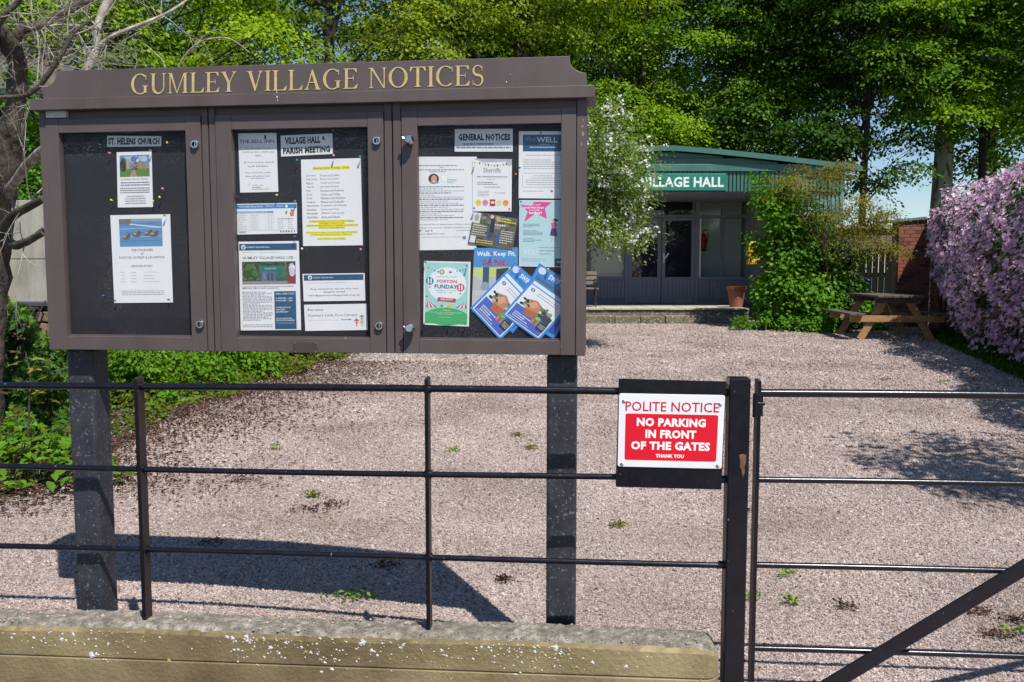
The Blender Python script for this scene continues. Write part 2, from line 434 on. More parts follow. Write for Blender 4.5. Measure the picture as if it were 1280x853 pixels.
# ------------------------------------------------------------------ lettering
def stroke_poly(pts, wd):
    """strip of quads along pts (2D) with widths"""
    L, R = [], []
    for i, p in enumerate(pts):
        a = pts[max(i-1, 0)]; b = pts[min(i+1, len(pts)-1)]
        dx, dy = b[0]-a[0], b[1]-a[1]; l = math.hypot(dx, dy) or 1
        nx, ny = -dy/l, dx/l; w = wd[i]/2
        L.append((p[0]+nx*w, p[1]+ny*w)); R.append((p[0]-nx*w, p[1]-ny*w))
    return [[R[i], R[i+1], L[i+1], L[i]] for i in range(len(pts)-1)]
def serif_glyph(ch):
    """roman capital, cap height 1; returns polygons, advance"""
    T, t, s = .125, .05, .085
    P = []
    def rect(x0, y0, x1, y1): P.append([(x0,y0),(x1,y0),(x1,y1),(x0,y1)])
    def stem(x, w=T, y0=0, y1=1): rect(x, y0, x+w, y1)
    def ser(x, w, top, l=s, r=s):
        y = 1 if top else 0; d = -1 if top else 1
        q = [(x-l, y), (x+w+r, y), (x+w+r, y+d*.022), (x+w+.012, y+d*.045), (x+w, y+d*.10), (x, y+d*.10), (x-.012, y+d*.045), (x-l, y+d*.022)]
        P.append(q if d > 0 else q[::-1])
    def diag(x0, y0, x1, y1, w): P.append([(x0,y0),(x0+w,y0),(x1+w,y1),(x1,y1)])
    def arc(cx, cy, rx, ry, a0, a1, n=22, tk=T, tn=t):
        for i in range(n):
            A = [RAD(a0+(a1-a0)*j/n) for j in (i, i+1)]; q = []
            for a in A: q.append((cx+rx*cos(a), cy+ry*sin(a)))
            for a in A[::-1]:
                q.append((cx+(rx-tk*1.08)*cos(a), cy+(ry-tn)*sin(a)))
            P.append(q)
    if ch == 'I': stem(s); ser(s, T, 0); ser(s, T, 1); return P, T+2*s
    if ch == 'L': stem(s); ser(s, T, 0); ser(s, T, 1); rect(s+T, 0, .62, .045); P.append([(.62,0),(.66,.24),(.635,.24),(.50,.045),(.50,0)]); return P, .66
    if ch == 'E':
        stem(s); ser(s, T, 0); ser(s, T, 1)
        rect(s+T, 0, .60, .045); P.append([(.60,0),(.655,.23),(.63,.23),(.48,.045),(.48,0)])
        rect(s+T, .955, .59, 1); P.append([(.48,1),(.48,.955),(.585,.79),(.61,.79),(.60,1)])
        rect(s+T, .49, .46, .535); rect(.44, .40, .468, .63); return P, .66
    if ch == 'T':
        x = .30; stem(x); ser(x, T, 0); rect(.04, .955, .685, 1)
        P.append([(.015,.77),(.04,.77),(.15,.955),(.15,1),(.035,1)]); P.append([(.575,1),(.575,.955),(.685,.77),(.71,.77),(.69,1)]); return P, .725
    if ch == 'U':
        stem(s, T, .33, 1); ser(s, T, 1); stem(.62, t, .33, 1); ser(.62, t, 1)
        xs = [];  wd = []
        for i in range(25):
            a = RAD(180+180*i/24); xs.append((.39+.245*cos(a) + .0*i, .33+.31*sin(a))); wd.append(T if i < 6 else max(t, T-(i-6)*.0068))
        xs[0] = (s+T/2, .33); 
        P.extend(stroke_poly([(s+T/2 + (x-.145)*1.0*(.5/.49) if False else x + (s+T/2-.145)*(1-i/24), y) for i, (x, y) in enumerate(xs)], wd)); return P, .75
    if ch in 'VA':
        d = []
        P0 = [(.06,1),(.06+T+.02,1),(.43,.16),(.36,0)]
        P1 = [(.66-t,1),(.66,1),(.40,0),(.355,.0)]
        Q = [P0, P1]
        if ch == 'V':
            P.extend([q[::-1] for q in Q]); ser(.075, T, 1, .085, .075); ser(.62, t, 1, .09, .075); return P, .76
        P.extend([[(.76-x, 1-y) for x, y in q][::-1] for q in Q]); 
        ser(.76-.66, t, 0, .085, .085); ser(.76-.075-T, T, 0, .08, .075); rect(.22, .34, .50, .385); return P, .78
    if ch == 'Y':
        stem(.30, T, 0, .47); ser(.30, T, 0)
        P.append([(.425,.47),(.30,.47),(.05,1),(.20,1)]); P.append([(.425,.47),(.37,.42),(.60,1),(.655,1)])
        ser(.07, T, 1, .08, .07); ser(.605, t, 1, .09, .07); return P, .74
    if ch == 'N':
        stem(s+.03, t); ser(s+.03, t, 0); P.append([(.02,1),(.02,.975),(.14,.93),(.68,-.02),(.73,-.02),(.73,.0),(.21,1)])
        stem(.685, t); ser(.685, t, 1); return P, .83
    if ch == 'M':
        stem(s+.02, t); ser(s+.02, t, 0); P.append([(.03,1),(.03,.975),(.13,.93),(.43,0),(.47,0),(.215,1)])
        P.append([(.43,0),(.47,0),(.80,.95),(.80,1),(.765,1)][::1]); stem(.77, T); ser(.77, T, 0); rect(.77, .978, .99, 1); P.append([(.80,1),(.80,.95),(.90,.978),(.99,.978),(.99,1)]); return P, 1.0
    if ch == 'O': arc(.44, .5, .42, .515, 0, 360, 44); return P, .88
    if ch == 'C':
        arc(.44, .5, .42, .515, 48, 312, 34); P.append([(.70,.92),(.735,.98),(.735,.70),(.71,.70)]); P.append([(.70,.10),(.735,.14),(.75,.20),(.73,.20)]); return P, .78
    if ch == 'G':
        arc(.44, .5, .42, .515, 48, 305, 34); P.append([(.70,.92),(.735,.98),(.735,.70),(.71,.70)])
        stem(.62, T, .06, .40); rect(.53, .385, .83, .42); return P, .86
    if ch == 'S':
        pts, wd = [], []
        for i in range(15):
            a = RAD(35 + (262-35)*i/14); pts.append((.275+.185*cos(a), .75+.235*sin(a))); 
        for i in range(1, 15):
            a = RAD(82 - (82+145)*i/14); pts.append((.275+.205*cos(a), .26+.265*sin(a)))
        pts = [(x, y) for x, y in pts]
        n = len(pts)
        for i in range(n):
            u = i/(n-1); wd.append(t + (T-t)*max(0, math.exp(-((u-.5)/.19)**2)))
        P.extend(stroke_poly(pts, wd)); P.append([(.44,.90),(.475,.99),(.475,.72),(.45,.72)]); P.append([(.06,.0),(.085,.06),(.085,.28),(.06,.28)]); return P, .56
    return P, .34
def serif_text(txt, sp=.06):
    x, out = 0, []
    for ch in txt:
        g, adv = serif_glyph(ch)
        out += [[(px + x, py) for px, py in q] for q in g]; x += adv + sp
    return out, x - sp
polys, wtot = serif_text('GUMLEY VILLAGE NOTICES', .055)
HB = MB()
A0, A1 = BP(163.5, 118.2, .0125), BP(163.5, 93.0, .0125)
B0, B1 = BP(605.5, 106.8, .0125), BP(605.5, 81.5, .0125)
def area2(q): return sum(q[i][0]*q[(i+1)%len(q)][1]-q[(i+1)%len(q)][0]*q[i][1] for i in range(len(q)))
for lay, (gx, dz) in enumerate(((.010, 0), (0, .0004))):
    for i, q in enumerate(polys):
        if area2(q) < 0: q = q[::-1]
        if gx:
            cx = sum(p[0] for p in q)/len(q); cy = sum(p[1] for p in q)/len(q)
            q = [(p[0] + .016*(1 if p[0] > cx else -1) + .006, p[1] + .014*(1 if p[1] > cy else -1) - .006) for p in q]
        vs = []
        for x, y in q:
            u = x / wtot; lo = A0.lerp(B0, u); hi = A1.lerp(B1, u); p = lo.lerp(hi, y)
            vs.append((p.x, -.0128 - dz - (i % 5)*.00005, p.z))
        HB.add(vs, [tuple(range(len(vs)))], 0 if lay else 1)
HB.build('lettering', [M['gold'], M['gold_edge']], heading)

_txt = {}
def text_geo(s, bold=0.0):
    """unit-box outline of a line of sans lettering, from the built-in typeface"""
    k = (s, bold)
    if k not in _txt:
        cu = bpy.data.curves.new('line', 'FONT'); cu.body = s; cu.resolution_u = 1 if len(s) > 14 else 2
        cu.offset = bold; cu.space_character = 1.0 + bold*1.6
        o = bpy.data.objects.new('line', cu); me = o.to_mesh()
        V = [(v.co.x, v.co.y) for v in me.vertices]; F = [tuple(p.vertices) for p in me.polygons]
        o.to_mesh_clear(); bpy.data.objects.remove(o); bpy.data.curves.remove(cu)
        x0 = min(v[0] for v in V); x1 = max(v[0] for v in V); y0 = min(v[1] for v in V); y1 = max(v[1] for v in V)
        _txt[k] = ([((x-x0)/(x1-x0), (y-y0)/(y1-y0)) for x, y in V], F)
    return _txt[k]
class Print:
    """flat print laid on a sheet; (u, v) runs 0-1 from the sheet's top left"""
    def __init__(s, q, w, flipy=True):
        s.q = q; s.w = w; s.mb = MB(); s.mats = []; s.n = 0
    def uv(s, u, v, dz):
        a = s.q[0].lerp(s.q[1], u); b = s.q[3].lerp(s.q[2], u); p = a.lerp(b, v)
        return (p.x, p.y - dz, p.z)
    def mi(s, c):
        m = ink(c) if isinstance(c, tuple) else c
        if m not in s.mats: s.mats.append(m)
        return s.mats.index(m)
    def dz(s): s.n += 1; return s.w + .000008 * s.n
    def rect(s, u0, v0, u1, v1, c, z=None):
        z = z or s.dz()
        s.mb.add([s.uv(u0,v1,z), s.uv(u1,v1,z), s.uv(u1,v0,z), s.uv(u0,v0,z)], [(0,1,2,3)], s.mi(c))
    def poly(s, pts, c, z=None):
        z = z or s.dz()
        if area2(pts) > 0: pts = pts[::-1]
        s.mb.add([s.uv(u,v,z) for u, v in pts], [tuple(range(len(pts)))], s.mi(c))
    def ell(s, cu, cv, ru, rv, c, n=20, z=None):
        s.poly([(cu+ru*cos(2*pi*i/n), cv+rv*sin(2*pi*i/n)) for i in range(n)], c, z)
    def text(s, t, u0, v0, u1, v1, c, bold=0.0, z=None):
        z = z or s.dz(); V, F = text_geo(t, bold)
        s.mb.add([s.uv(u0+(u1-u0)*x, v1+(v0-v1)*y, z) for x, y in V], F, s.mi(c))
    def lines(s, u0, u1, v0, v1, n, c, h=.5, fill=1.0, words=True, centre=False, seed=1):
        """rows of print too small to read"""
        rnd = random.Random(seed); z = s.dz(); st = (v1-v0)/n
        for i in range(n):
            v = v0 + st*i; e = u1 if rnd.random() > .3 else u0 + (u1-u0)*rnd.uniform(.5, .9)*fill
            off = (u1-e)/2 if centre else 0; x = u0
            while x < e:
                w = rnd.uniform(.02, .07)*(u1-u0+.3)
                s.rect(x+off, v+st*(.5-h/2), min(x+w, e)+off, v+st*(.5+h/2), c, z); x += w + .012
    def blobs(s, u0, v0, u1, v1, n, cols, r, seed=1, sq=.7):
        rnd = random.Random(seed)
        for i in range(n):
            z = s.dz()
            k = rnd.randint(5, 8); a0 = rnd.random()*6; rr = r*rnd.uniform(.5, 1.3)
            cu = rnd.uniform(u0+rr*.8, u1-rr*.8); cv = rnd.uniform(v0+rr*sq*.8, v1-rr*sq*.8)
            s.poly([(min(u1, max(u0, cu+rr*rnd.uniform(.6,1)*cos(a0+2*pi*j/k))), min(v1, max(v0, cv+rr*sq*rnd.uniform(.6,1)*sin(a0+2*pi*j/k)))) for j in range(k)], rnd.choice(cols), z)
    def build(s, name, parent):
        return s.mb.build(name, s.mats, parent)
def notice(name, label, corners, w, draw, cat='notice', mat='paper', group=None, curl=.0, parent_plane=BP, thick=.0004, pname='sheet'):
    q = [parent_plane(px, py, w) for px, py in corners]
    c = sum(q, Vector()) / 4
    root = empty(name, parent_plane.world(Vector((c.x, c.y, c.z))), -parent_plane.a, label, cat, group)
    q = [p - c for p in q]
    sh = MB(); n = 8
    vs = []; fs = []
    for j in range(n+1):
        for i in range(n+1):
            u, v = i/n, j/n
            p = q[0].lerp(q[1], u).lerp(q[3].lerp(q[2], u), v)
            k = 0
            if curl:
                k = curl * (max(0, (u + v) - 1.55)**2 * 2 + .12 * (1 - abs(2*u-1)) ** 1 * 0)
            vs.append((p.x, p.y - k, p.z))
    for j in range(n):
        for i in range(n):
            a = j*(n+1)+i; fs.append((a+n+1, a+n+2, a+1, a))
    sh.add(vs, fs)
    so = sh.build(pname, M[mat] if isinstance(mat, str) else mat, root)
    md = so.modifiers.new('thickness', 'SOLIDIFY'); md.thickness = thick; md.offset = -1
    P = Print(q, .00006)
    if draw:
        draw(P); P.build('print', root)
    return root
BLK, GRY, LGR = (28,28,34), (132,135,145), (182,186,194)
W0 = WP + .0016
def d_head(*lines_):
    def f(P):
        for t, u0, v0, u1, v1 in lines_: P.text(t, u0, v0, u1, v1, (12,12,16), .06)
    return f
notice('heading_strip', 'small grey strip reading ST. HELENS CHURCH at the top of the left door', [(133.8,169.9),(201.5,170.5),(201.5,183),(134,183.8)], W0, d_head(('ST. HELENS CHURCH', .02, .17, .97, .85)), 'heading strip', 'paper_grey', 'laminated headings')
notice('heading_strip', 'laminated heading reading VILLAGE HALL & PARISH MEETING in two lines', [(350.7,169.7),(415.4,167),(416.1,192.7),(351.4,196)], W0, d_head(('VILLAGE HALL &', .08, .10, .87, .44), ('PARISH MEETING', .04, .58, .95, .90)), 'heading strip', 'paper_grey', 'laminated headings')
def f_gen(P):
    P.text('GENERAL NOTICES', .06, .20, .96, .52, (12,12,16), .06)
    P.lines(.15, .88, .60, .72, 1, GRY, .6, 1, seed=3); P.lines(.03, .97, .76, .88, 1, GRY, .6, 1, seed=5)
notice('heading_strip', 'laminated heading reading GENERAL NOTICES with two small lines beneath', [(568.5,161.5),(640.9,161.1),(641,189.8),(568.3,189.8)], W0, f_gen, 'heading strip', 'paper_grey', 'laminated headings')
def f_church(P):
    P.rect(.08,.06,.93,.45,(120,150,190)); P.blobs(.10,.07,.91,.20,16,[(225,228,235),(160,185,215),(100,125,170),(190,200,215)],.12,2)
    P.rect(.08,.30,.93,.45,(105,135,60)); P.poly([(.35,.45),(.58,.45),(.50,.30),(.46,.30)],(175,150,125))
    P.rect(.42,.22,.85,.305,(165,140,105)); P.poly([(.45,.22),(.55,.17),(.62,.22)],(120,100,80)); P.rect(.72,.18,.80,.25,(150,128,98)); P.rect(.26,.13,.36,.31,(175,165,150))
    P.blobs(.08,.09,.28,.36,22,[(50,65,35),(75,85,50),(95,80,60),(40,45,35)],.09,4)
    P.blobs(.40,.24,.60,.34,9,[(60,60,50),(75,70,55)],.03,5)
    P.text('St Helens Church, Gumley', .12, .475, .88, .515, BLK, .0)
    P.lines(.10,.92,.53,.62,2,GRY,.45,centre=True,seed=6); P.lines(.08,.92,.635,.75,3,GRY,.45,centre=True,seed=7); P.lines(.22,.8,.78,.95,4,GRY,.35,centre=True,seed=8)
notice('church_notice', 'small white notice with church photograph above tiny print in left door', [(145.8,190.5),(189.5,189),(191.2,259),(147.3,259.6)], W0, f_church)
def f_serv(P):
    P.rect(.14,.045,.86,.36,(100,150,195)); P.rect(.14,.045,.34,.10,(120,115,100)); P.rect(.34,.045,.86,.075,(150,165,165))
    for k in range(5): P.poly([(.16,.11+.045*k),(.84,.09+.05*k),(.84,.097+.05*k),(.16,.12+.045*k)],(150,190,225) if k % 2 else (75,125,175))
    P.poly([(.32,.10),(.84,.14),(.84,.15),(.32,.11)],(235,240,245))
    for cu, cv in ((.25,.25),(.43,.22),(.62,.21),(.72,.22)):
        P.ell(cu,cv,.075,.022,(125,90,60)); P.ell(cu-.03,cv-.006,.03,.012,(190,165,130)); P.ell(cu+.05,cv-.025,.022,.014,(110,75,50)); P.ell(cu,cv+.024,.06,.008,(85,110,135))
    P.text('THE CHURCHES', .33,.386,.69,.412, BLK); P.text('of', .485,.428,.535,.452, BLK); P.text('FOXTON, GUMLEY & LAUGHTON', .12,.47,.885,.50, BLK)
    P.text('SERVICES IN MAY', .32,.568,.68,.592, BLK)
    for i, (d, tm, nm) in enumerate((('5 May','9.15am','Gumley Holy Communion'),('12 May','9.15am','Foxton Communion'),('19 May','9.15am','Foxton Communion'),('26 May','10.30am','Laughton Holy Communion'),)):
        v = .645+.036*i; P.text(d,.13,v,.20,v+.012,GRY); P.text(tm,.30,v,.40,v+.012,GRY); P.text(nm,.53,v,.53+.011*len(nm),v+.012,GRY)
    P.rect(.20,.90,.21,.905,(255,255,255)); P.lines(.14,.86,.855,.915,3,LGR,.4,centre=True,seed=11)
notice('services_notice', 'tall white church services notice with ducks on blue water in left door', [(137.9,269.3),(212.6,268),(216.2,378.3),(142.9,379)], W0, f_serv)
def f_bell(P):
    P.text('THE BELL INN', .03,.105,.93,.165,(35,38,60),.01)
    P.poly([(.68,.10),(.73,.10),(.73,.045),(.715,.03),(.69,.03),(.68,.045)],BLK)
    for t,u0,u1,v in (('Last Thursday of every',.18,.85,.235),('month we have a charity quiz',.10,.92,.30),('night!',.42,.58,.36),('All the proceeds go towards',.12,.9,.475),('the Air Ambulance.',.22,.76,.535),('If you would like a table,',.16,.84,.65),('please call early to book.',.16,.8,.71)):
        P.text(t,u0,v,u1,v+.038,(60,62,72))
    P.lines(.30,.65,.75,.775,1,GRY,.5,seed=2); P.text('THE BELL INN',.32,.875,.6,.895,GRY); P.lines(.32,.75,.905,.93,1,(90,130,190),.6,seed=4); P.lines(.32,.75,.935,.96,1,(215,165,70),.6,seed=5)
    P.poly([(.22,.89),(.27,.82),(.28,.825),(.24,.895)],(215,190,110))
notice('pub_notice', 'white notice headed THE BELL INN at top left of the middle door', [(297.6,167),(345.5,166.4),(347.8,240),(300.2,241)], W0, f_bell)
def f_lib(P):
    P.rect(0,.03,.995,.17,(65,140,200)); P.text('Your mobile library service',.04,.06,.44,.14,(245,248,252),.01); P.text('Route 4  Gumley',.50,.06,.78,.13,(240,245,252)); P.ell(.83,.10,.02,.05,(245,248,252))
    P.rect(.0,.25,.61,.31,(90,155,210)); P.lines(.01,.6,.26,.30,1,(235,240,250),.4,seed=1)
    for k in range(7): P.lines(.02,.16,.35+.075*k,.40+.075*k,1,LGR,.5,seed=k); P.lines(.24,.36,.35+.075*k,.40+.075*k,1,LGR,.5,seed=k+20); P.rect(.52,.36+.075*k,.535,.39+.075*k,LGR); P.rect(.57,.36+.075*k,.585,.39+.075*k,LGR)
    for u in (.22,.48,.55,.61): P.rect(u,.25,u+.003,.86,LGR)
    for k in range(8): P.rect(.01,.33+.075*k,.61,.333+.075*k,(200,205,212))
    P.lines(.68,.93,.48,.54,1,GRY,.5,seed=9); P.lines(.68,.78,.55,.86,5,LGR,.35,seed=12); P.lines(.85,.95,.55,.86,5,LGR,.35,seed=13)
    P.poly([(.81,.27),(.84,.24),(.84,.35),(.81,.36)],(90,165,80)); P.poly([(.88,.30),(.95,.30),(.95,.42),(.89,.42)],(225,120,60)); P.ell(.915,.24,.016,.04,(215,80,70))
    P.rect(0,.885,1,.89,(170,175,180)); P.text('LIBRARY',.03,.905,.15,.945,(70,90,90),.02)
    for k,c in enumerate(((60,60,80),(200,70,70),(30,30,30),(40,40,40),(220,90,90),(60,130,200))): P.rect(.72+.045*k,.905,.74+.045*k,.95,c)
notice('library_timetable', 'landscape white and blue library timetable below the pub notice', [(295.8,255.2),(371,253.8),(371.5,292),(296.7,293.4)], W0, f_lib)
def f_litter(P):
    YEL, YT = (245,235,50), (110,100,20)
    P.rect(.19,.085,.81,.125,YEL); P.text('Gumley Litter Picking - 2024',.195,.09,.80,.12,(80,75,20),.01)
    rows = (('January','Drew and Debbie'),('February','Penny and John'),('March','Vicky and Poppy'),('April','Ian and Cheryl'),('May','Rachael and Andrew'),('June','Clare and Ollie'),('July','Natalie and Adeline'),('August','Maria and Isabelle'),('September','Stephanie and Family'),('October','Lynne and Tony'),('November','Alistair and Lynda'),('December','Anna and David'))
    for i,(a,b) in enumerate(rows):
        v=.175+.0435*i; P.text(a,.08,v,.08+.0235*len(a),v+.026,(70,70,82)); P.text(b,.32,v,.32+.0215*len(b),v+.026,(70,70,82))
    for k,(a,u0,u1) in enumerate((('PLEASE DELIVER THE TWO LITTER PICKING',.12,.86),('SACKS AND TONGS TO YOUR',.28,.70),('NEIGHBOUR AND FRIENDS TO THE PERSON LISTED FOR',.07,.92),('THE FOLLOWING MONTH',.27,.70))):
        v=.705+.0245*k; P.rect(u0-.01,v-.002,u1+.01,v+.0225,YEL); P.text(a,u0,v+.002,u1,v+.019,YT,.012)
    for k,(a,u0,u1) in enumerate((('If you are away or unable to do your month as agreed please swap',.06,.91),('another month. Please let me know. Thank you.',.14,.82))):
        v=.835+.0245*k; P.rect(u0-.01,v-.002,u1+.01,v+.0225,YEL); P.text(a,u0,v+.002,u1,v+.019,YT,.012)
    P.rect(.24,.905,.72,.93,YEL); P.text('Lynn Chapman, Cosby Cottage',.25,.908,.71,.926,YT,.01)
notice('litter_picking_rota', 'large white litter picking rota with yellow highlighted lines in middle door', [(376.2,199.8),(450.8,197.8),(453.6,306.8),(378.9,307.8)], W0, f_litter)
TEAL = (42,88,125)
def logo(P,cu,cv,ru,rv):
    P.ell(cu,cv,ru,rv,(240,244,246)); P.poly([(cu-ru*.7,cv+rv*.1),(cu,cv-rv*.6),(cu+ru*.7,cv+rv*.1)],TEAL); P.rect(cu-ru*.4,cv+rv*.2,cu+ru*.4,cv+rv*.7,TEAL)
def f_use(P):
    P.rect(.01,.025,.965,.10,TEAL); logo(P,.08,.063,.038,.026); P.text('GUMLEY VILLAGE HALL',.13,.055,.52,.072,(230,236,240),.015)
    P.lines(.06,.94,.115,.13,1,LGR,.4,seed=3)
    P.text('GUMLEY VILLAGE HALL USE',.06,.168,.90,.198,(45,62,78),.012)
    P.rect(.05,.225,.935,.48,(70,90,78)); P.blobs(.05,.225,.93,.33,30,[(40,60,35),(60,85,45),(95,110,110),(35,45,30)],.08,3)
    P.rect(.33,.27,.72,.34,(45,120,105)); P.text('VILLAGE HALL',.42,.295,.62,.312,(225,235,230)); P.rect(.37,.34,.66,.445,(95,112,140)); P.rect(.47,.355,.50,.44,(60,70,90)); P.rect(.53,.355,.56,.44,(60,70,90)); P.rect(.40,.35,.44,.42,(120,135,155))
    P.rect(.05,.445,.935,.48,(160,140,145)); P.blobs(.05,.24,.36,.45,34,[(55,85,45),(80,110,60),(45,70,40),(100,125,75)],.08,6); P.blobs(.60,.28,.80,.45,20,[(50,110,100),(60,95,60),(80,120,80)],.06,7)
    P.rect(.80,.36,.93,.47,(140,60,60)); P.blobs(.82,.24,.93,.40,14,[(215,200,225),(235,230,240),(170,120,160)],.05,8)
    P.text('THE VILLAGE HALL IS FOR HIRE FOR ACTIVITIES SUCH AS PARTIES,',.05,.50,.90,.512,(50,52,60),.015); P.text('MEETINGS, KEEP FIT AND CLASSES ETC.',.05,.519,.66,.531,(50,52,60),.015)
    P.lines(.05,.54,.555,.89,20,LGR,.35,seed=14); P.lines(.04,.54,.925,.965,2,LGR,.3,seed=15)
    P.rect(.575,.56,.93,.985,TEAL)
    for t,v,u1 in (('HALL HIRE COST',.58,.91),('2 HOURS - £20',.63,.87),('4 HOURS - £35',.657,.87),('£10 PER HOUR FOR',.735,.84),('VILLAGERS,',.76,.75),('£50 PER DAY',.785,.80),('BOOKING REQUIRED',.86,.86),('DISCOUNTS AVAILABLE',.88,.90)):
        P.text(t,.60,v,u1,v+.017,(228,236,242),.02)
    P.rect(.60,.91,.90,.912,(200,210,220)); P.rect(.60,.925,.90,.927,(200,210,220))
notice('hall_hire_poster', 'tall white poster with teal band and photograph of the hall in middle door', [(298,302.4),(373.5,301.4),(376.4,412.7),(300.9,413.3)], W0, f_use)
def f_enq(P):
    P.rect(.02,.04,.98,.25,TEAL); logo(P,.12,.14,.034,.075); P.text('GUMLEY VILLAGE HALL',.165,.12,.50,.165,(230,236,240),.015); P.lines(.07,.93,.31,.36,1,LGR,.4,seed=3)
    P.text('Any enquiries about the hall',.11,.52,.89,.60,(48,48,60),.005); P.text('please email',.335,.63,.68,.71,(48,48,60),.005); P.text('info@gumleyvillagehall.org.uk',.08,.755,.92,.835,(48,48,60),.005)
notice('enquiries_notice', 'landscape white notice with teal band giving the hall email address', [(378.1,342.7),(455.7,341.5),(456.7,376),(379.6,377)], W0, f_enq)
def f_free(P):
    P.poly([(.05,.22),(.07,.13),(.09,.22)],(45,110,100)); P.lines(.10,.30,.17,.25,1,GRY,.6,seed=2)
    P.text("Gumley's Little Free Library",.05,.36,.84,.49,(95,85,105),.004); P.text('Take a book, share a book, at the bus shelter',.06,.58,.55,.62,GRY)
    P.rect(.58,.575,.71,.61,(80,175,220)); P.poly([(.71,.55),(.76,.592),(.71,.635)],(80,175,220))
    P.poly([(.78,.66),(.83,.54),(.88,.66)],(215,90,120)); P.rect(.795,.66,.865,.78,(225,225,220)); P.rect(.82,.78,.835,.86,(200,90,110)); P.ell(.83,.72,.018,.04,(200,90,110))
    P.poly([(.87,.50),(.915,.41),(.96,.50)],(130,135,120)); P.rect(.885,.50,.945,.78,(215,215,205)); P.rect(.90,.54,.93,.60,(160,160,150)); P.rect(.90,.65,.93,.71,(160,160,150)); P.rect(.91,.78,.92,.87,(140,140,130))
notice('free_library_notice', 'landscape white free library notice with blue arrow, lowest in middle door', [(380,381.2),(458.4,379.8),(459.6,412.7),(381.6,413.9)], W0, f_free)
def f_class(P):
    P.lines(.07,.80,.085,.105,1,GRY,.5,seed=1); P.lines(.42,.50,.105,.125,1,GRY,.5,seed=1); P.lines(.07,.80,.13,.15,1,GRY,.5,seed=2); P.lines(.25,.62,.15,.17,1,GRY,.5,seed=3)
    P.ell(.32,.235,.085,.055,(70,48,42)); P.rect(.27,.26,.40,.285,(150,160,175)); P.ell(.325,.235,.047,.04,(215,165,140)); P.ell(.325,.262,.02,.006,(240,225,220))
    P.ell(.49,.23,.06,.045,(215,225,230)); P.ell(.49,.23,.05,.036,(248,249,250)); P.lines(.54,.68,.235,.285,3,(120,165,195),.5,seed=5)
    for k in range(17):
        P.lines(.07,.80 if k % 3 != 1 else .55,.31+.022*k,.332+.022*k,1,(90,100,130) if k % 3 == 0 else LGR,.42,1,seed=k)
    P.text('If you would like to attend any of these courses',.05,.715,.93,.735,(85,90,100)); P.text('or find out more, please contact me',.05,.75,.90,.77,(95,100,110)); P.text('Tel',.05,.782,.30,.798,(95,100,110)); P.text('or email me',.68,.782,.90,.797,(115,120,130)); P.text('classes@gmail.com',.05,.815,.50,.835,(95,100,110))
    P.rect(.05,.865,.16,.867,GRY); P.lines(.16,.80,.85,.87,2,(200,220,235),.3,seed=7); P.ell(.81,.87,.03,.02,(130,150,165))
notice('course_letter', 'large white letter with a small portrait photograph, left in the right hand door', [(517,196.1),(596,196.1),(595.5,312),(517,313.2)], W0 - .0006, f_class)
def f_sher(P):
    P.poly([(0,0),(1,0),(1,.11),(.9,.14),(.85,.05),(.3,.07)],(185,188,195)); 
    for k in range(11):
        u=.16+.075*k; v=.065+.045*math.sin(pi*k/10); P.poly([(u,v),(u+.05,v),(u+.025,v+.05)],((40,40,50),(240,215,60),(120,160,80))[k%3])
    P.text('Sherriffs',.28,.17,.72,.26,(95,98,110)); P.lines(.12,.90,.32,.36,1,GRY,.45,seed=2); P.lines(.38,.65,.37,.40,1,GRY,.45,seed=3); P.lines(.12,.86,.43,.50,2,GRY,.45,seed=4); P.lines(.30,.72,.52,.555,1,GRY,.4,seed=5)
    P.lines(.13,.42,.60,.72,4,GRY,.35,seed=6); P.text('Free Entry',.58,.63,.85,.665,GRY)
    for k,c in enumerate(((245,215,50),(235,140,190),(180,50,50),(245,225,170),(240,170,50))):
        if k in (2,): P.rect(.44,.77,.58,.90,c); P.rect(.47,.81,.56,.85,(240,240,240))
        else:
            P.ell(.15+.175*k,.835,.075,.06,c); P.ell(.125+.175*k,.825,.01,.01,(90,60,40)); P.ell(.175+.175*k,.825,.01,.01,(90,60,40))
notice('fair_leaflet', 'crinkled white leaflet with yellow and black bunting in right hand door', [(590.5,198.6),(639.9,199.1),(639.4,264.6),(590.9,264.3)], W0 + .0012, f_sher, curl=.0)
def f_sport(P):
    P.rect(0,0,1,1,(105,100,88)); P.blobs(0,0,1,.5,40,[(125,130,100),(90,100,60),(150,145,130),(70,75,60),(170,165,150)],.10,3); P.blobs(0,.5,1,1,40,[(100,92,85),(120,110,105),(85,78,72)],.10,4)
    P.rect(.0,.02,.17,.33,(225,228,225)); P.ell(.09,.17,.05,.11,(170,175,165)); P.rect(.03,.72,.15,.94,(230,230,228)); 
    P.poly([(.40,.08),(.50,.04),(.52,.50),(.47,.75),(.40,.75),(.43,.45)],(40,42,60)); P.ell(.43,.07,.04,.06,(225,205,190)); P.poly([(.42,.55),(.48,.55),(.46,.85),(.41,.85)],(60,75,150)); P.poly([(.60,.55),(.66,.45),(.68,.60),(.64,.92),(.59,.92)],(70,90,165))
    P.lines(.55,.98,.05,.20,2,(235,225,60),.5,seed=3); P.lines(.52,.95,.24,.34,1,(235,235,230),.5,seed=4)
    P.lines(.04,.36,.36,.70,5,(235,232,215),.4,seed=5); P.lines(.68,.96,.42,.86,6,(235,232,215),.4,seed=6); P.lines(.18,.55,.80,.94,2,(230,220,90),.4,seed=7)
notice('sports_flyer', 'tilted dark photographic flyer showing legs and yellow lettering', [(592.6,264.6),(647.4,273.8),(640.5,312.6),(584.5,305)], W0 + .0018, f_sport)
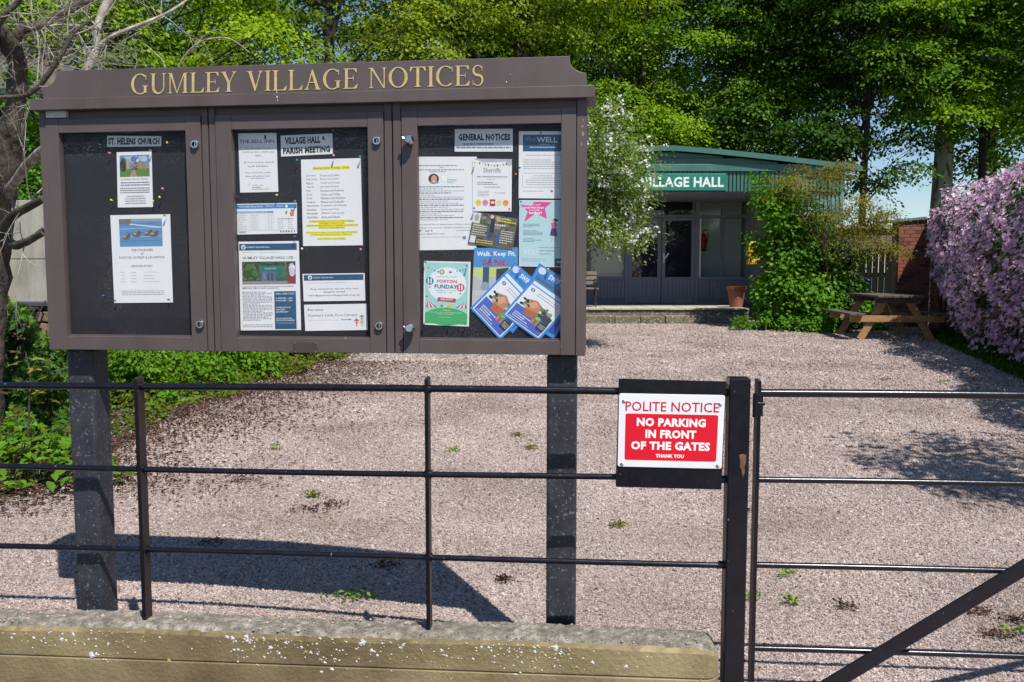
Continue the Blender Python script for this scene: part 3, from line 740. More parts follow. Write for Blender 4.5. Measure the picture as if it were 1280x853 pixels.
def f_walk(P):
    P.rect(0,0,1,1,(75,150,215)); P.rect(0,.30,1,.95,(190,195,200)); P.rect(0,.30,1,.45,(205,215,120)); P.blobs(0,.30,.35,.5,10,[(220,225,90),(200,215,190)],.12,2)
    P.rect(.22,.30,.36,.55,(60,85,115)); P.ell(.28,.60,.10,.075,(150,165,185)); P.poly([(.52,.33),(.80,.31),(.72,.55),(.66,.62),(.52,.62)],(50,62,80)); P.ell(.60,.62,.09,.06,(120,130,150))
    P.rect(0,.66,1,.98,(205,205,210)); P.lines(.02,.30,.72,.84,4,(180,182,190),.3,seed=2)
    P.text('Walk, Keep Fit,',.07,.055,.95,.15,(245,248,252),.03); P.text('Get Paid...',.20,.185,.80,.275,(190,40,60),.03)
notice('walking_leaflet', 'blue leaflet reading Walk, Keep Fit, Get Paid partly behind tilted brochures', [(592.6,310.3),(647.4,309.3),(646.4,390.5),(589.5,390.5)], W0 + .0004, f_walk)
BLU = (60,140,225)
def f_bro(P):
    P.rect(0,0,1,1,(60,155,230)); P.rect(.05,.035,.95,.965,(245,247,250)); P.rect(.075,.05,.925,.95,(82,110,200))
    P.rect(.075,.05,.925,.62,(243,245,248)); P.poly([(.62,.04),(.95,.04),(.95,.16),(.05,.16),(.05,.04)],(240,243,248)); P.rect(.03,.10,.97,.125,(60,155,230))
    P.ell(.16,.21,.05,.035,(80,95,150)); P.ell(.16,.21,.02,.015,(240,242,248)); P.lines(.30,.9,.19,.215,1,GRY,.5,seed=1); P.lines(.30,.85,.24,.265,1,GRY,.5,seed=2)
    P.poly([(.20,.42),(.40,.34),(.58,.40),(.62,.66),(.42,.70),(.25,.60)],(205,140,105)); P.poly([(.26,.46),(.40,.38),(.50,.44),(.40,.56)],(230,170,135)); P.poly([(.55,.40),(.92,.50),(.92,.66),(.60,.62)],(70,72,82)); P.poly([(.30,.60),(.60,.56),(.66,.70),(.34,.74)],(190,110,60))
    P.blobs(.08,.40,.35,.62,12,[(60,60,60),(200,180,150),(110,130,90),(40,42,50)],.06,5); P.blobs(.55,.33,.92,.55,12,[(225,228,225),(110,140,100),(150,160,150),(60,70,60)],.07,6)
    P.ell(.66,.66,.10,.06,(85,150,90)); P.ell(.66,.645,.06,.035,(150,200,140)); P.rect(.58,.70,.63,.80,(225,140,60)); P.rect(.68,.70,.73,.80,(225,120,50)); P.rect(.745,.66,.93,.84,(45,47,58)); P.lines(.77,.91,.69,.80,4,(235,238,245),.4,seed=6)
    P.lines(.16,.72,.755,.80,1,(238,241,250),.45,seed=3); P.lines(.16,.70,.80,.845,1,(238,241,250),.45,seed=4); P.lines(.16,.55,.845,.89,1,(238,241,250),.45,seed=5); P.lines(.12,.62,.90,.93,1,(225,230,250),.45,seed=6)
def quad_br(L, Bt, R):
    """top-left corner L... the brochure leans right: L is its bottom-left, Bt bottom-right, R top-right"""
    T = (L[0]+R[0]-Bt[0], L[1]+R[1]-Bt[1]); return [T, R, Bt, L]
def f_swift(P):
    P.rect(0,0,1,1,(50,135,220)); P.rect(.04,.03,.96,.97,(90,175,235)); P.rect(.06,.045,.94,.955,(50,135,220)); P.ell(.13,.09,.085,.06,(225,232,245)); P.text('SWIFT FLEET',.30,.06,.96,.155,(245,248,252),.035); P.rect(.06,.22,.94,.62,(90,110,130))
    P.rect(.06,.64,.94,.93,(60,80,185))
notice('swift_leaflet', 'blue leaflet with the word SWIFT tucked behind the left tilted brochure', quad_br((602,383),(641,417),(682.5,362)), W0 + .0010, f_swift, group='blue leaflets pinned behind the brochures')
notice('swift_leaflet', 'blue leaflet with the word SWIFT tucked behind the right tilted brochure', quad_br((640,392),(693,425),(727,362)), W0 + .0014, f_swift, group='blue leaflets pinned behind the brochures')
notice('tilted_brochure', 'tilted blue and white brochure, the left one of the overlapping pair', quad_br((587.5,385.2),(625.6,425.3),(672,378)), W0 + .0024, f_bro, 'brochure', group='tilted blue brochures')
notice('tilted_brochure', 'tilted blue and white brochure, the right one lying over its twin', quad_br((627.5,393),(674,426),(714,381)), W0 + .0036, f_bro, 'brochure', group='tilted blue brochures')
def f_fun(P):
    P.rect(.03,.02,.96,.975,(165,222,215)); P.ell(.50,.36,.42,.27,(238,246,248))
    P.ell(.50,.86,.47,.14,(70,180,110)); P.rect(.03,.80,.96,.975,(70,180,110))
    for k in range(4): P.poly([(.08+.07*k,.09+.02*k),(.12+.07*k,.10+.02*k),(.09+.07*k,.13+.02*k)],((210,60,110),(240,190,60),(60,120,170),(40,60,80))[k]); P.poly([(.70+.06*k,.14-.01*k),(.735+.06*k,.135-.01*k),(.715+.06*k,.17-.01*k)],((210,60,110),(60,60,90),(60,150,120),(40,60,80))[k])
    P.ell(.39,.165,.055,.04,(150,135,80)); P.ell(.39,.165,.035,.025,(230,220,170)); P.ell(.56,.165,.02,.014,(200,60,90)); P.ell(.585,.165,.02,.014,(50,70,160))
    P.text('PARISH COUNCIL PRESENT',.27,.232,.73,.246,(190,90,100)); P.text('FOXTON',.285,.285,.715,.335,(205,70,95),.035); P.text('FUNDAY',.235,.36,.73,.425,(30,110,140),.035)
    P.text('SATURDAY',.27,.445,.48,.462,(50,120,150),.01); P.text('8TH JUNE',.50,.445,.70,.462,(225,170,80),.01); P.text('FROM 12 TO',.31,.478,.48,.494,(50,120,150),.01); P.text('4 PM',.52,.478,.62,.494,(225,170,80),.01)
    for cu,cv,c in ((.13,.31,(40,130,160)),(.80,.40,(215,70,95))):
        P.ell(cu,cv,.085,.062,c); P.ell(cu-.03,cv,.016,.05,(240,246,248)); P.ell(cu+.03,cv,.016,.05,(240,246,248)); P.rect(cu-.018,cv+.085,cu+.018,cv+.105,(170,110,80))
    P.poly([(.30,.575),(.33,.56),(.71,.575),(.70,.60),(.70,.635),(.33,.62),(.28,.64),(.31,.605)],(205,60,85)); P.text('FREE ENTRY',.37,.578,.64,.605,(240,240,245),.03)
    for s0 in (0,1):
        for k in range(5):
            u=lambda x: x if s0==0 else 1-x
            P.poly([(u(.10),.615),(u(.05+.05*k),.72),(u(.10+.05*k),.72)],(210,60,90) if k%2==0 else (240,240,240))
    P.ell(.07,.55,.03,.010,(215,60,60)); P.ell(.56,.695,.045,.03,(240,195,70)); P.ell(.40,.69,.03,.02,(220,90,120)); P.ell(.47,.70,.02,.014,(235,235,240))
    P.text('Come',.43,.745,.58,.775,(240,225,120),.02); P.text('DOG SHOW, BBQ, STALLS, GAMES AND RAFFLE',.16,.79,.85,.805,(235,248,240),.02); P.text('LIVE MUSIC AND BAR',.30,.815,.66,.828,(235,248,240),.02); P.text('see you there',.34,.865,.60,.88,(235,248,240),.01)
notice('fun_day_poster', 'green and pale blue FOXTON FUNDAY poster low in the right hand door', [(530,326.4),(588.3,327.6),(586,408.4),(529.2,406)], W0, f_fun, 'poster')
def f_well(P):
    P.rect(.08,.05,.90,.30,(35,85,120)); P.text('WELL',.36,.085,.77,.165,(235,240,245),.015); P.text('the',.14,.07,.34,.15,(100,140,170)); P.text('EVENTS',.42,.185,.62,.205,(190,205,215)); P.lines(.22,.76,.225,.25,1,(200,215,225),.5,seed=2)
    P.text('We are excited to announce the WELL',.14,.34,.86,.365,GRY); P.lines(.09,.86,.41,.57,5,LGR,.42,seed=3); P.rect(.09,.62,.88,.625,(130,135,140)); P.rect(.09,.83,.88,.835,(130,135,140)); P.rect(.075,.635,.08,.82,(130,135,140)); P.lines(.15,.82,.645,.81,5,LGR,.42,centre=True,seed=4)
    P.lines(.09,.5,.88,.905,1,LGR,.5,seed=5); P.ell(.66,.89,.025,.018,(60,70,110)); P.text('f',.652,.878,.668,.902,(235,238,245))
notice('wellbeing_notice', 'white notice with dark blue band reading WELL at the upper right', [(648.7,164.3),(711,164.3),(711,248.5),(648.3,248)], W0, f_well)
def f_wl(P):
    P.rect(.01,.01,.99,.99,(190,225,230))
    P.poly([(.02,.07),(.24,.085),(.30,.025),(.66,.03),(.52,.12),(.56,.28),(.33,.20),(.10,.33),(.17,.17)],(230,75,155))
    P.text('Start your',.22,.055,.44,.085,(245,245,250),.02); P.text('weight-loss',.09,.095,.50,.135,(250,250,252),.035); P.text('journey',.20,.135,.42,.165,(245,245,250),.02); P.text('today!',.19,.165,.46,.22,(250,250,252),.035)
    P.ell(.73,.30,.055,.025,(45,35,50)); P.ell(.70,.315,.025,.018,(220,170,150)); P.poly([(.64,.34),(.73,.325),(.77,.36),(.74,.42),(.66,.42)],(220,90,150)); P.poly([(.65,.42),(.75,.42),(.77,.54),(.62,.53)],(70,50,110)); P.poly([(.65,.53),(.67,.53),(.67,.62),(.65,.62)],(215,165,145)); P.poly([(.71,.54),(.73,.54),(.75,.62),(.73,.62)],(215,165,145))
    P.poly([(.92,.34),(1,.32),(1,.62),(.95,.62),(.90,.50)],(120,60,120)); P.ell(.95,.30,.04,.03,(60,40,50))
    P.lines(.08,.42,.35,.41,3,(95,110,125),.45,seed=2); P.lines(.08,.48,.45,.53,4,(95,110,125),.45,seed=3); P.lines(.08,.46,.57,.63,3,(95,110,125),.45,seed=4)
    P.text('YOU',.09,.74,.36,.82,(225,238,242),.02); P.text('John Chapman',.42,.745,.72,.77,(50,60,75),.015); P.lines(.40,.95,.70,.72,1,(110,130,145),.4,seed=7); P.lines(.42,.66,.79,.82,2,(110,130,145),.4,seed=8); P.lines(.05,.55,.87,.93,3,(150,175,185),.3,seed=9)
    P.rect(.72,.87,1,.985,(65,40,120)); P.text('miss it',.76,.90,.98,.94,(235,235,245),.03)
notice('weight_loss_poster', 'pale blue poster with pink star reading weight-loss today! at lower right', [(649.1,250.4),(711,250.4),(711,334.5),(648.8,333)], W0 + .0004, f_wl, 'poster')

# ------------------------------------------------------------------ drawing pins
PINC = {'yellow': (225,215,70), 'pink': (225,150,160), 'red': (220,70,60), 'green': (40,150,120), 'blue': (50,110,190), 'white': (225,225,228), 'grey': (120,122,120), 'navy': (40,60,130), 'orange': (235,105,60)}
pins = [(212,179.5,'yellow','loose pin right of the ST. HELENS CHURCH strip'),(139.8,191.8,'pink','pin left of the church photograph notice'),(190.5,188.8,'grey','pin at top right of the church photograph notice'),
 (205.5,237.3,'pink','loose pin right of the church notice, uppermost of two'),(202,248,'yellow','loose pin right of the church notice, lowermost of two'),(142.2,251.5,'yellow','pin at lower left of the church notice'),(192.8,252,'yellow','small pin at lower right edge of the church notice'),
 (208.3,270.5,'green','pin at top right of the services notice'),(145.8,375.5,'green','pin at bottom left of the services notice'),(213,374.5,'navy','pin at bottom right of the services notice'),(131.3,369,'blue','loose pin left of the services notice'),
 (418.5,163,'grey','pin above the VILLAGE HALL heading'),(373.8,201.5,'green','pin at top left of the litter picking rota'),(417.9,195.5,'pink','pin at top centre of the litter picking rota'),(451.2,197.3,'green','pin at top right of the litter picking rota'),
 (348,244,'yellow','pin under the lower right of the pub notice'),(298,246,'navy','pin under the lower left of the pub notice'),(371,253,'grey','pin at top right of the library timetable'),(370,295.5,'blue','pin below the library timetable'),
 (379,311.5,'white','pin below the left corner of the rota'),(452.7,312,'pink','pin below the right corner of the rota'),(594,203,'yellow','pin at top left of the bunting leaflet'),(593.3,261.5,'blue','pin at bottom left of the bunting leaflet'),(636.3,261.8,'red','pin at bottom right of the bunting leaflet'),
 (645.8,217.8,'orange','loose pin left of the WELL notice'),(651,209.2,'grey','pin on the left edge of the WELL notice'),(675.8,167,'grey','pin at top centre of the WELL notice'),(651.5,253.5,'blue','pin at top left of the weight-loss poster'),
 (532.3,329,'navy','pin at top left of the FUNDAY poster'),(584.2,331.5,'grey','pin at top right of the FUNDAY poster'),(531.2,404,'green','pin at bottom left of the FUNDAY poster'),(562,404.5,'grey','pin at bottom centre of the FUNDAY poster'),(582.8,404.5,'blue','pin at bottom right of the FUNDAY poster'),
 (614.8,315,'red','pin between Walk and Keep on the blue leaflet'),(649,336.5,'pink','pin at the top of the left tilted brochure'),(685,337.5,'orange','pin at the top of the right tilted brochure')]
pin_me = {}
for px, py, c, lab in pins:
    if c not in pin_me:
        mb = MB(); n = 10
        prof = [(.0004,.0), (.0004,.006), (.0022,.006), (.0019,.009), (.0032,.012), (.0034,.0135), (.0,.0145)]
        b0 = 0
        for r, h in prof:
            for k in range(n): mb.v.append((r*cos(2*pi*k/n), -h, r*sin(2*pi*k/n)))
        for i in range(len(prof)-1):
            for k in range(n): mb.f.append((i*n+k, i*n+(k+1)%n, (i+1)*n+(k+1)%n, (i+1)*n+k)); mb.m.append(0)
        pin_me[c] = mb.mesh('push_pin', flat('pin_'+c, srgb(*PINC[c]), .25))
    p = BP.world(BP(px, py, W0 + .003)); o = link('push_pin', pin_me[c], None, p, -BP.a)
    o.rotation_euler = (random.uniform(-.25,.25), 0, -BP.a + random.uniform(-.25,.25))
    tag(o, '%s push %s' % (c, lab), 'push pin', 'push pins on the notice board')

# ================================================================== WALL, RAILING, GATE
FP = Plane(-0.262, 2.590, RAD(4.3))
M['wall'] = pm('old_concrete', (.078,.055,.024), (.20,.15,.072), 2.2, .9, .55, 75, dist=.006, c3=(.33,.265,.14), detail=14)
M['wall_top'] = pm('weathered_wall_top', (.10,.09,.07), (.19,.17,.135), 30, .95, .8, 90, dist=.012, c3=(.36,.33,.28), speck=(.06,.055,.045), sscale=130, sth=.64)
M['lichen'] = pm('white_lichen', (.48,.47,.43), (.66,.65,.61), 90, .95, .6, 200, dist=.002)
M['lichen_y'] = pm('ochre_lichen', (.30,.24,.08), (.42,.34,.12), 90, .95)
zw = .14
xR = FP(899, 830, .055).x
wall = empty('kerb_wall', FP.o, -FP.a, 'low lichen spotted concrete wall carrying the black railing', 'wall')
nx, prof = 260, [(-.068,-.32),(-.068,.030),(-.063,.034),(-.068,.039),(-.068,zw-.022),(-.062,zw-.008),(-.048,zw+.001),(-.015,zw+.003),(.02,zw),(.055,zw-.001),(.072,zw-.01),(.08,-.32)]
xs = np.linspace(-3.6, xR, nx); rr = random.Random(5)
V = []; F = []
for i, x in enumerate(xs):
    e = min(1, (xR - x) / .05) ; e = math.sqrt(max(0, 1-(1-e)**2)) if e < 1 else 1
    for j, (y, z) in enumerate(prof):
        top = 4 <= j <= 10
        jy = rr.uniform(-.005,.005) if 5 <= j <= 7 else 0
        jz = ((rr.uniform(-.004,.003) if j > 4 else 0) + .004*math.sin(x*5)) if top else 0
        V.append((x, (y + jy) * (.55 + .45*e), z + jz - (.03*(1-e) if top else 0)))
npf = len(prof)
for i in range(nx-1):
    for j in range(npf-1): F.append((i*npf+j, (i+1)*npf+j, (i+1)*npf+j+1, i*npf+j+1))
F.append(tuple((nx-1)*npf+j for j in range(npf)))
wb_ = MB(); wb_.add(V, F)
wb_.m = [1 if (k < (nx-1)*(npf-1) and 5 <= k % (npf-1) <= 9) else 0 for k in range(len(F))]
wb_.build('wall_body', [M['wall'], M['wall_top']], wall)
# lichen scabs and lodged pebbles, joined
lc = MB()
for k in range(620):
    cl = rr.random() < .75
    if cl: cxx = rr.choice([-1.75,-1.5,-1.05,-.55,-.5,-.1,.05,.25,.3,.42,-.3,-1.25]) + rr.gauss(0,.06); z = zw - .014 - abs(rr.gauss(0,.05))
    else: cxx = rr.uniform(-2.3, xR-.03); z = zw - .014 - abs(rr.gauss(0,.045))
    if z < -.1 or cxx > xR-.04: continue
    r = min(.014, rr.lognormvariate(-6.2,.62)); n = 11; a0 = rr.random()*6
    ring = [(cxx + r*rr.uniform(.35,1.35)*cos(a0+2*pi*i/n), -.0683, z + r*rr.uniform(.35,1.35)*sin(a0+2*pi*i/n)) for i in range(n)]
    lc.add(ring + [(cxx, -.0705, z)], [(i, (i+1) % n, n) for i in range(n)], 0 if rr.random() < .85 else 1)
lc.build('lichen_patches', [M['lichen'], M['lichen_y']], wall)['kind'] = 'stuff'
pb = MB()
for k in range(520):
    x = rr.uniform(-3, xR-.05); y = rr.uniform(-.06,.066); r = rr.uniform(.0025,.007) * (1.7 if rr.random() < .03 else 1)
    z = zw - .001 + r*.2
    pb.add([(x+r*rr.uniform(.7,1.2),y,z),(x,y+r,z),(x-r*rr.uniform(.7,1.2),y,z),(x,y-r,z),(x,y,z+r*.8),(x,y,z-r)],[(0,1,4),(1,2,4),(2,3,4),(3,0,4),(1,0,5),(2,1,5),(3,2,5),(0,3,5)], rr.choice([1]*3+[2]*9))
M['peb_p'] = flat('pink_chip', (.42,.30,.28), .9); M['peb_g'] = flat('grey_chip', (.22,.2,.2), .9)
pb.build('lodged_chippings', [M['lichen'], M['peb_p'], M['peb_g']], wall)['kind'] = 'stuff'

rail = empty('railing', FP.o, -FP.a, 'black estate railing of three round bars standing on the low wall', 'railing')
xgp0 = FP(908, 560).x
def zrow(a, b): return (FP(*a).z + FP(*b).z) / 2
ZR = [zrow((0,481.5),(905,490.5)), zrow((0,583),(905,599.5)), zrow((0,685),(905,704))]
for z, r in zip(ZR, (.0115,.0095,.0092)):
    pts = [(x, .0 + .001*math.sin(x*3), z + .0025*math.sin(x*2.1+z*9)) for x in np.linspace(-3.4, xgp0, 26)]
    MB().tube(pts, r, 12).build('rail_bar', M['black_paint'], rail, smooth=True)
for (px, pt, pbm) in ((178.5,470,788),(535.5,470,799)):
    x = FP(px, 600).x; z0, z1 = zw - .02, FP(px, pt+1).z
    u = MB(); u.prism([(x-.0055,z0),(x+.0055,z0),(x+.0055,z1-.004),(x+.001,z1),(x-.003,z1),(x-.0055,z1-.006)], -.021, .021)
    o = u.build('upright', [M['brown_side']], rail, .0015)
    e = MB().box(x-.006, x+.006, -.0235, -.0213, z0+.01, z1-.008).build('front_edge', M['black_paint'], rail)
    for z in ZR: MB().tube([(x-.011,0,z),(x+.011,0,z)], .0135, 10).build('collar', M['black_paint'], rail, smooth=True)
# gate post
gp = empty('gate_post', FP.world((xgp0 + .033, 0, 0)), -FP.a, 'square black steel gate post with a rusty chip, right of the polite notice sign', 'gate post')
zgp = FP(921, 472).z
gb = MB().box(-.033, .029, -.034, .034, -.35, zgp).build('post_body', M['black_paint'], gp, .004)
MB().box(-.0334, -.0330, -.028, .028, 0, zgp-.02).build('side_strip', M['brown_side'], gp)  # brown strip over the left side face of the post
rp = MB(); q = [FP(px, py, .0345) for px, py in ((923.5,569),(928,567.5),(933,568.5),(932.5,578),(930.5,584),(931,591),(928.5,597),(926.8,588),(925,583),(925.5,576))]
rp.add([(p.x - xgp0 - .033, -.0345, p.z) for p in q], [tuple(range(9,-1,-1))]); rp.build('rust_patch', M['rust'], gp)
for z in ZR: MB().tube([(-.05,0,z),(-.0335,0,z)], .012, 10).build('rail_lug', M['black_paint'], gp)
# field gate
x0 = FP(948, 560).x
gate = empty('field_gate', FP.world((x0, 0, 0)), -FP.a, 'black metal field gate with diagonal brace, right of the gate post', 'gate')
ZG = [zrow((946,490.5),(1279,496)), zrow((946,599.5),(1279,606)), zrow((946,706.5),(1255,714)), zrow((946,811),(1279,820.5))]
LG = 2.55
for z, r in zip(ZG, (.0125,.0095,.0095,.0095)):
    MB().tube([(x, 0, z+.002*math.sin(x*3)) for x in np.linspace(-.006, LG, 14)], r, 12).build('gate_bar', M['black_paint'], gate, smooth=True)
st = MB().box(-.012, -.001, -.021, .021, -.02, FP(940,474).z).build('hanging_stile', M['brown_side'], gate, .002)
MB().box(-.0125, -.0005, -.0235, -.0213, -.015, FP(940,474).z-.005).build('stile_edge', M['black_paint'], gate)
MB().box(LG, LG+.012, -.021, .021, -.02, FP(940,474).z).build('closing_stile', M['brown_side'], gate, .002)
p0, p1 = FP(1055, 846.5, .03), FP(1280, 711, .03)
d = (p1 - p0); ext0 = p0 - d*((p0.z + .10)/d.z); ext1 = p0 + d*((ZG[0] - p0.z)/d.z)
MB().bar((ext0.x - x0, -.026, ext0.z), (ext1.x - x0, -.026, ext1.z), .008, .046, up=(0,0,1)).build('brace', M['black_paint'], gate, .0015)
hg = MB()
za, zb2 = FP(939,492).z, FP(939,518).z
hg.box(-.022, .004, -.032, -.024, zb2, za); hg.tube([(-.018,-.028,zb2-.004),(-.018,-.028,za+.004)], .008, 10); hg.tube([(-.012,-.028,(za+zb2)/2+.005),(.010,-.028,(za+zb2)/2+.005)], .006, 8)
hg.build('hinge', M['black_paint'], gate, .001)
# sign
sgn = [(773.5,473.5),(908,477),(901.5,612),(769.5,608.5)]
q = [FP(px, py, .022) for px, py in sgn]; c = sum(q, Vector())/4
sroot = empty('parking_sign', FP.world(c), -FP.a, 'red and white POLITE NOTICE no parking sign on a black board fixed to the railing', 'sign')
def slab(name, q, c, y0, y1, mt, parent, bev=0, rnd_=0):
    pts = [(p.x-c.x, p.z-c.z) for p in q][::-1]
    if rnd_:
        out = []
        for i in range(4):
            p = Vector(pts[i]); a = Vector(pts[i-1]); b = Vector(pts[(i+1) % 4])
            pa = p + (a-p).normalized()*rnd_; pb_ = p + (b-p).normalized()*rnd_
            for t in (0,.25,.5,.75,1): out.append(tuple((1-t)**2*pa + 2*t*(1-t)*p + t*t*pb_))
        pts = out
    return MB().prism(pts, y0, y1).build(name, mt, parent, bev)
slab('backing_board', q, c, -.004, .004, M['black_paint'], sroot, .001)
sp = [FP(px, py, .0275) for px, py in ((773.9,491.8),(906.4,494.2),(901.8,586.2),(771.9,583.2))]
plate = slab('sign_plate', sp, c, -.0075, -.0045, M['white_plate'], sroot, .0006, .008)
P = Print([p - c for p in sp], .0)
P.q = [Vector((p.x, -.0077, p.z)) for p in P.q]
RED = (228,8,42)
def rrect(P, u0, v0, u1, v1, r, c, asp=1.42):
    pts = []
    for cu, cv, a0 in ((u1-r, v0+r*asp, -90), (u1-r, v1-r*asp, 0), (u0+r, v1-r*asp, 90), (u0+r, v0+r*asp, 180)):
        for k in range(6):
            a = RAD(a0 + 18*k); pts.append((cu + r*cos(a), cv + r*asp*sin(a)))
    P.poly(pts, c)
rrect(P, .065, .27, .945, .905, .02, RED)
P.text('POLITE NOTICE', .062, .105, .948, .238, (205,18,52), .012)
P.text('NO PARKING', .175, .325, .83, .44, (250,250,250), .045)
P.text('IN FRONT', .26, .485, .745, .60, (250,250,250), .045)
P.text('OF THE GATES', .125, .645, .88, .76, (250,250,250), .045)
P.text('THANK YOU', .365, .815, .635, .865, (250,250,250), .045)
P.build('lettering', plate)
for u, v in ((.04,.10),(.95,.12),(.035,.96),(.955,.955)):
    scw = MB(); p = P.uv(u, v, 0); scw.tube([(p[0], -.0076, p[2]), (p[0], -.0095, p[2])], .0035, 8); scw.box(p[0]-.001, p[0]+.007, -.0102, -.0088, p[2]-.004, p[2]-.0015)
    scw.build('screw', M['steel'], plate)
# ================================================================== GROUND
def gmat():
    m, nt, b = newmat('gravel')
    tc = N(nt, 'ShaderNodeTexCoord')
    v = N(nt, 'ShaderNodeTexVoronoi', i_Scale=85); nt.links.new(tc.outputs['Object'], v.inputs['Vector'])
    sp = N(nt, 'ShaderNodeSeparateColor'); nt.links.new(v.outputs['Color'], sp.inputs[0])
    r = ramp(nt, sp.outputs[0], [(0, (.19,.145,.14)), (.25, (.29,.225,.215)), (.55, (.385,.31,.29)), (.8, (.44,.37,.345)), (1, (.56,.50,.47))])
    nz = N(nt, 'ShaderNodeTexNoise', i_Scale=1.1, i_Detail=6); nt.links.new(tc.outputs['Object'], nz.inputs['Vector'])
    r2 = ramp(nt, nz.outputs['Fac'], [(.3, (.70,.66,.62)), (.5, (.92,.90,.88)), (.68, (1.08,1.06,1.04))])
    mx = N(nt, 'ShaderNodeMix', data_type='RGBA', blend_type='MULTIPLY', i_0=1.0)
    nt.links.new(r.outputs[0], mx.inputs[6]); nt.links.new(r2.outputs[0], mx.inputs[7]); nt.links.new(mx.outputs[2], b.inputs['Base Color'])
    b.inputs['Roughness'].default_value = .95
    bp = N(nt, 'ShaderNodeBump', i_Strength=.9, i_Distance=.012); bp.invert = True
    nt.links.new(v.outputs['Distance'], bp.inputs['Height']); nt.links.new(bp.outputs[0], b.inputs['Normal'])
    return m
M['gravel'] = gmat()
M['soil'] = pm('soil', (.05,.032,.024), (.10,.068,.05), 9, .95, .8, 40, dist=.03)
M['grass'] = pm('rough_grass', (.04,.07,.018), (.08,.12,.03), 3, .9, .8, 60, dist=.05)
M['asphalt'] = pm('asphalt', (.045,.045,.045), (.065,.063,.06), 40, .9, .6, 200, dist=.01)
def sheet(name, xs, ys, zf, mt, kind='structure'):
    V = [(x, yl(x) if y == 0 else y, zf(x, y)) for y in ys for x in xs]; n = len(xs)
    F = [(j*n+i, j*n+i+1, (j+1)*n+i+1, (j+1)*n+i) for j in range(len(ys)-1) for i in range(n-1)]
    o = MB().add(V, F).build(name, mt); o['kind'] = kind; return o
def yl(x): return 2.59 - .0752*(max(-60,min(x,60)) + .262)
sheet('ground', [-400,-60,-20,20,60,400], [0, 8.5, 45, 120, 700], lambda x, y: G(y) - .2, M['grass'])
XD = FP.world((xR, 0, 0)).x
sheet('road', [-60, -20, 0, 20, 60], [-20, -5, -1, 0], lambda x, y: -.3, M['asphalt'])
sheet('gravel_yard', [-7, -3] + list(np.linspace(-1.5, 1.5, 17)) + [3, 8.4], [0, 3.0] + list(np.linspace(3.2, 11, 24)) + [24, 30], lambda x, y: GZ(x, y), M['gravel'])
sheet('driveway', [XD+.004, 2, 3.6], [-1, .6, 1.2, 1.7, 2.2, 0], lambda x, y: GZ(x, 2.4)+.002 if y == 0 else -.296 if y < .5 else (-.296 + (.296+GZ(x,2.4))*min(1, (y-.5)/1.7)), M['gravel'])
rng = np.random.default_rng(3)
# loose chippings, real stones near the road
def yl_(x): return 2.59 - .0752*(x + .262)
def stones():
    out = []
    for y0, y1, dens, s in ((2.4,3.4,12500,.0039),(3.4,4.6,9800,.0045),(4.6,6.2,5600,.0056),(6.2,8.5,3000,.0072),(8.5,10.5,1100,.0105),(10.5,12,850,.0115),(12,14,560,.012),(14,17.9,330,.013)):
        xw = .64*y1 + .25; n = int((y1-y0)*2*xw*dens)
        x = rng.uniform(-xw, xw, n); y = rng.uniform(y0, y1, n)
        k = (np.abs(x) < .64*y+.2) & ((y > yl_(x) + .07) | (x > XD+.01))
        out.append(np.stack([x[k], y[k], np.full(k.sum(), s)], 1))
    return np.concatenate(out)
S_ = stones()
n = len(S_); V = np.zeros((n,3)); V[:,0] = S_[:,0]; V[:,1] = S_[:,1]
V[:,2] = np.array([GZ(a_, b_) - .1*max(0, 2.2-b_) for a_, b_ in S_[:,:2]]) + S_[:,2]*rng.uniform(-.1,.55,n)
me = bpy.data.meshes.new('loose_gravel'); me.vertices.add(n); me.vertices.foreach_set('co', V.astype(np.float32).ravel())
sz = (S_[:,2:3]*rng.lognormal(0,.28,(n,1))*rng.uniform(.6,1.25,(n,3))); sz[:,2] *= .75
a = me.attributes.new('sz','FLOAT_VECTOR','POINT'); a.data.foreach_set('vector', sz.astype(np.float32).ravel())
a = me.attributes.new('rt','FLOAT_VECTOR','POINT'); a.data.foreach_set('vector', rng.uniform(-3.1,3.1,(n,3)).astype(np.float32).ravel())
gravel = link('loose_gravel', me); gravel['kind'] = 'stuff'
def stonemat():
    m, nt, b = newmat('chippings')
    oi = N(nt, 'ShaderNodeObjectInfo')
    r = ramp(nt, oi.outputs['Random'], [(0, (.11,.085,.08)), (.12, (.21,.165,.152)), (.4, (.35,.278,.25)), (.78, (.425,.353,.32)), (.95, (.48,.42,.39)), (1, (.60,.57,.54))])
    g = N(nt, 'ShaderNodeNewGeometry')
    nz = N(nt, 'ShaderNodeTexNoise', i_Scale=1.1, i_Detail=6); nt.links.new(g.outputs['Position'], nz.inputs['Vector'])
    r2 = ramp(nt, nz.outputs['Fac'], [(.3, (.70,.66,.62)), (.5, (.92,.90,.88)), (.68, (1.08,1.06,1.04))])
    mx = N(nt, 'ShaderNodeMix', data_type='RGBA', blend_type='MULTIPLY', i_0=1.0)
    nt.links.new(r.outputs[0], mx.inputs[6]); nt.links.new(r2.outputs[0], mx.inputs[7]); nt.links.new(mx.outputs[2], b.inputs['Base Color'])
    b.inputs['Roughness'].default_value = .85
    return m
M['stone'] = stonemat(); me.materials.append(M['stone'])
ng = bpy.data.node_groups.new('scatter_stones', 'GeometryNodeTree')
ng.interface.new_socket('Geometry', in_out='INPUT', socket_type='NodeSocketGeometry')
ng.interface.new_socket('Geometry', in_out='OUTPUT', socket_type='NodeSocketGeometry')
gi, go = ng.nodes.new('NodeGroupInput'), ng.nodes.new('NodeGroupOutput')
ip = ng.nodes.new('GeometryNodeInstanceOnPoints'); ico = ng.nodes.new('GeometryNodeMeshIcoSphere'); ico.inputs['Subdivisions'].default_value = 1
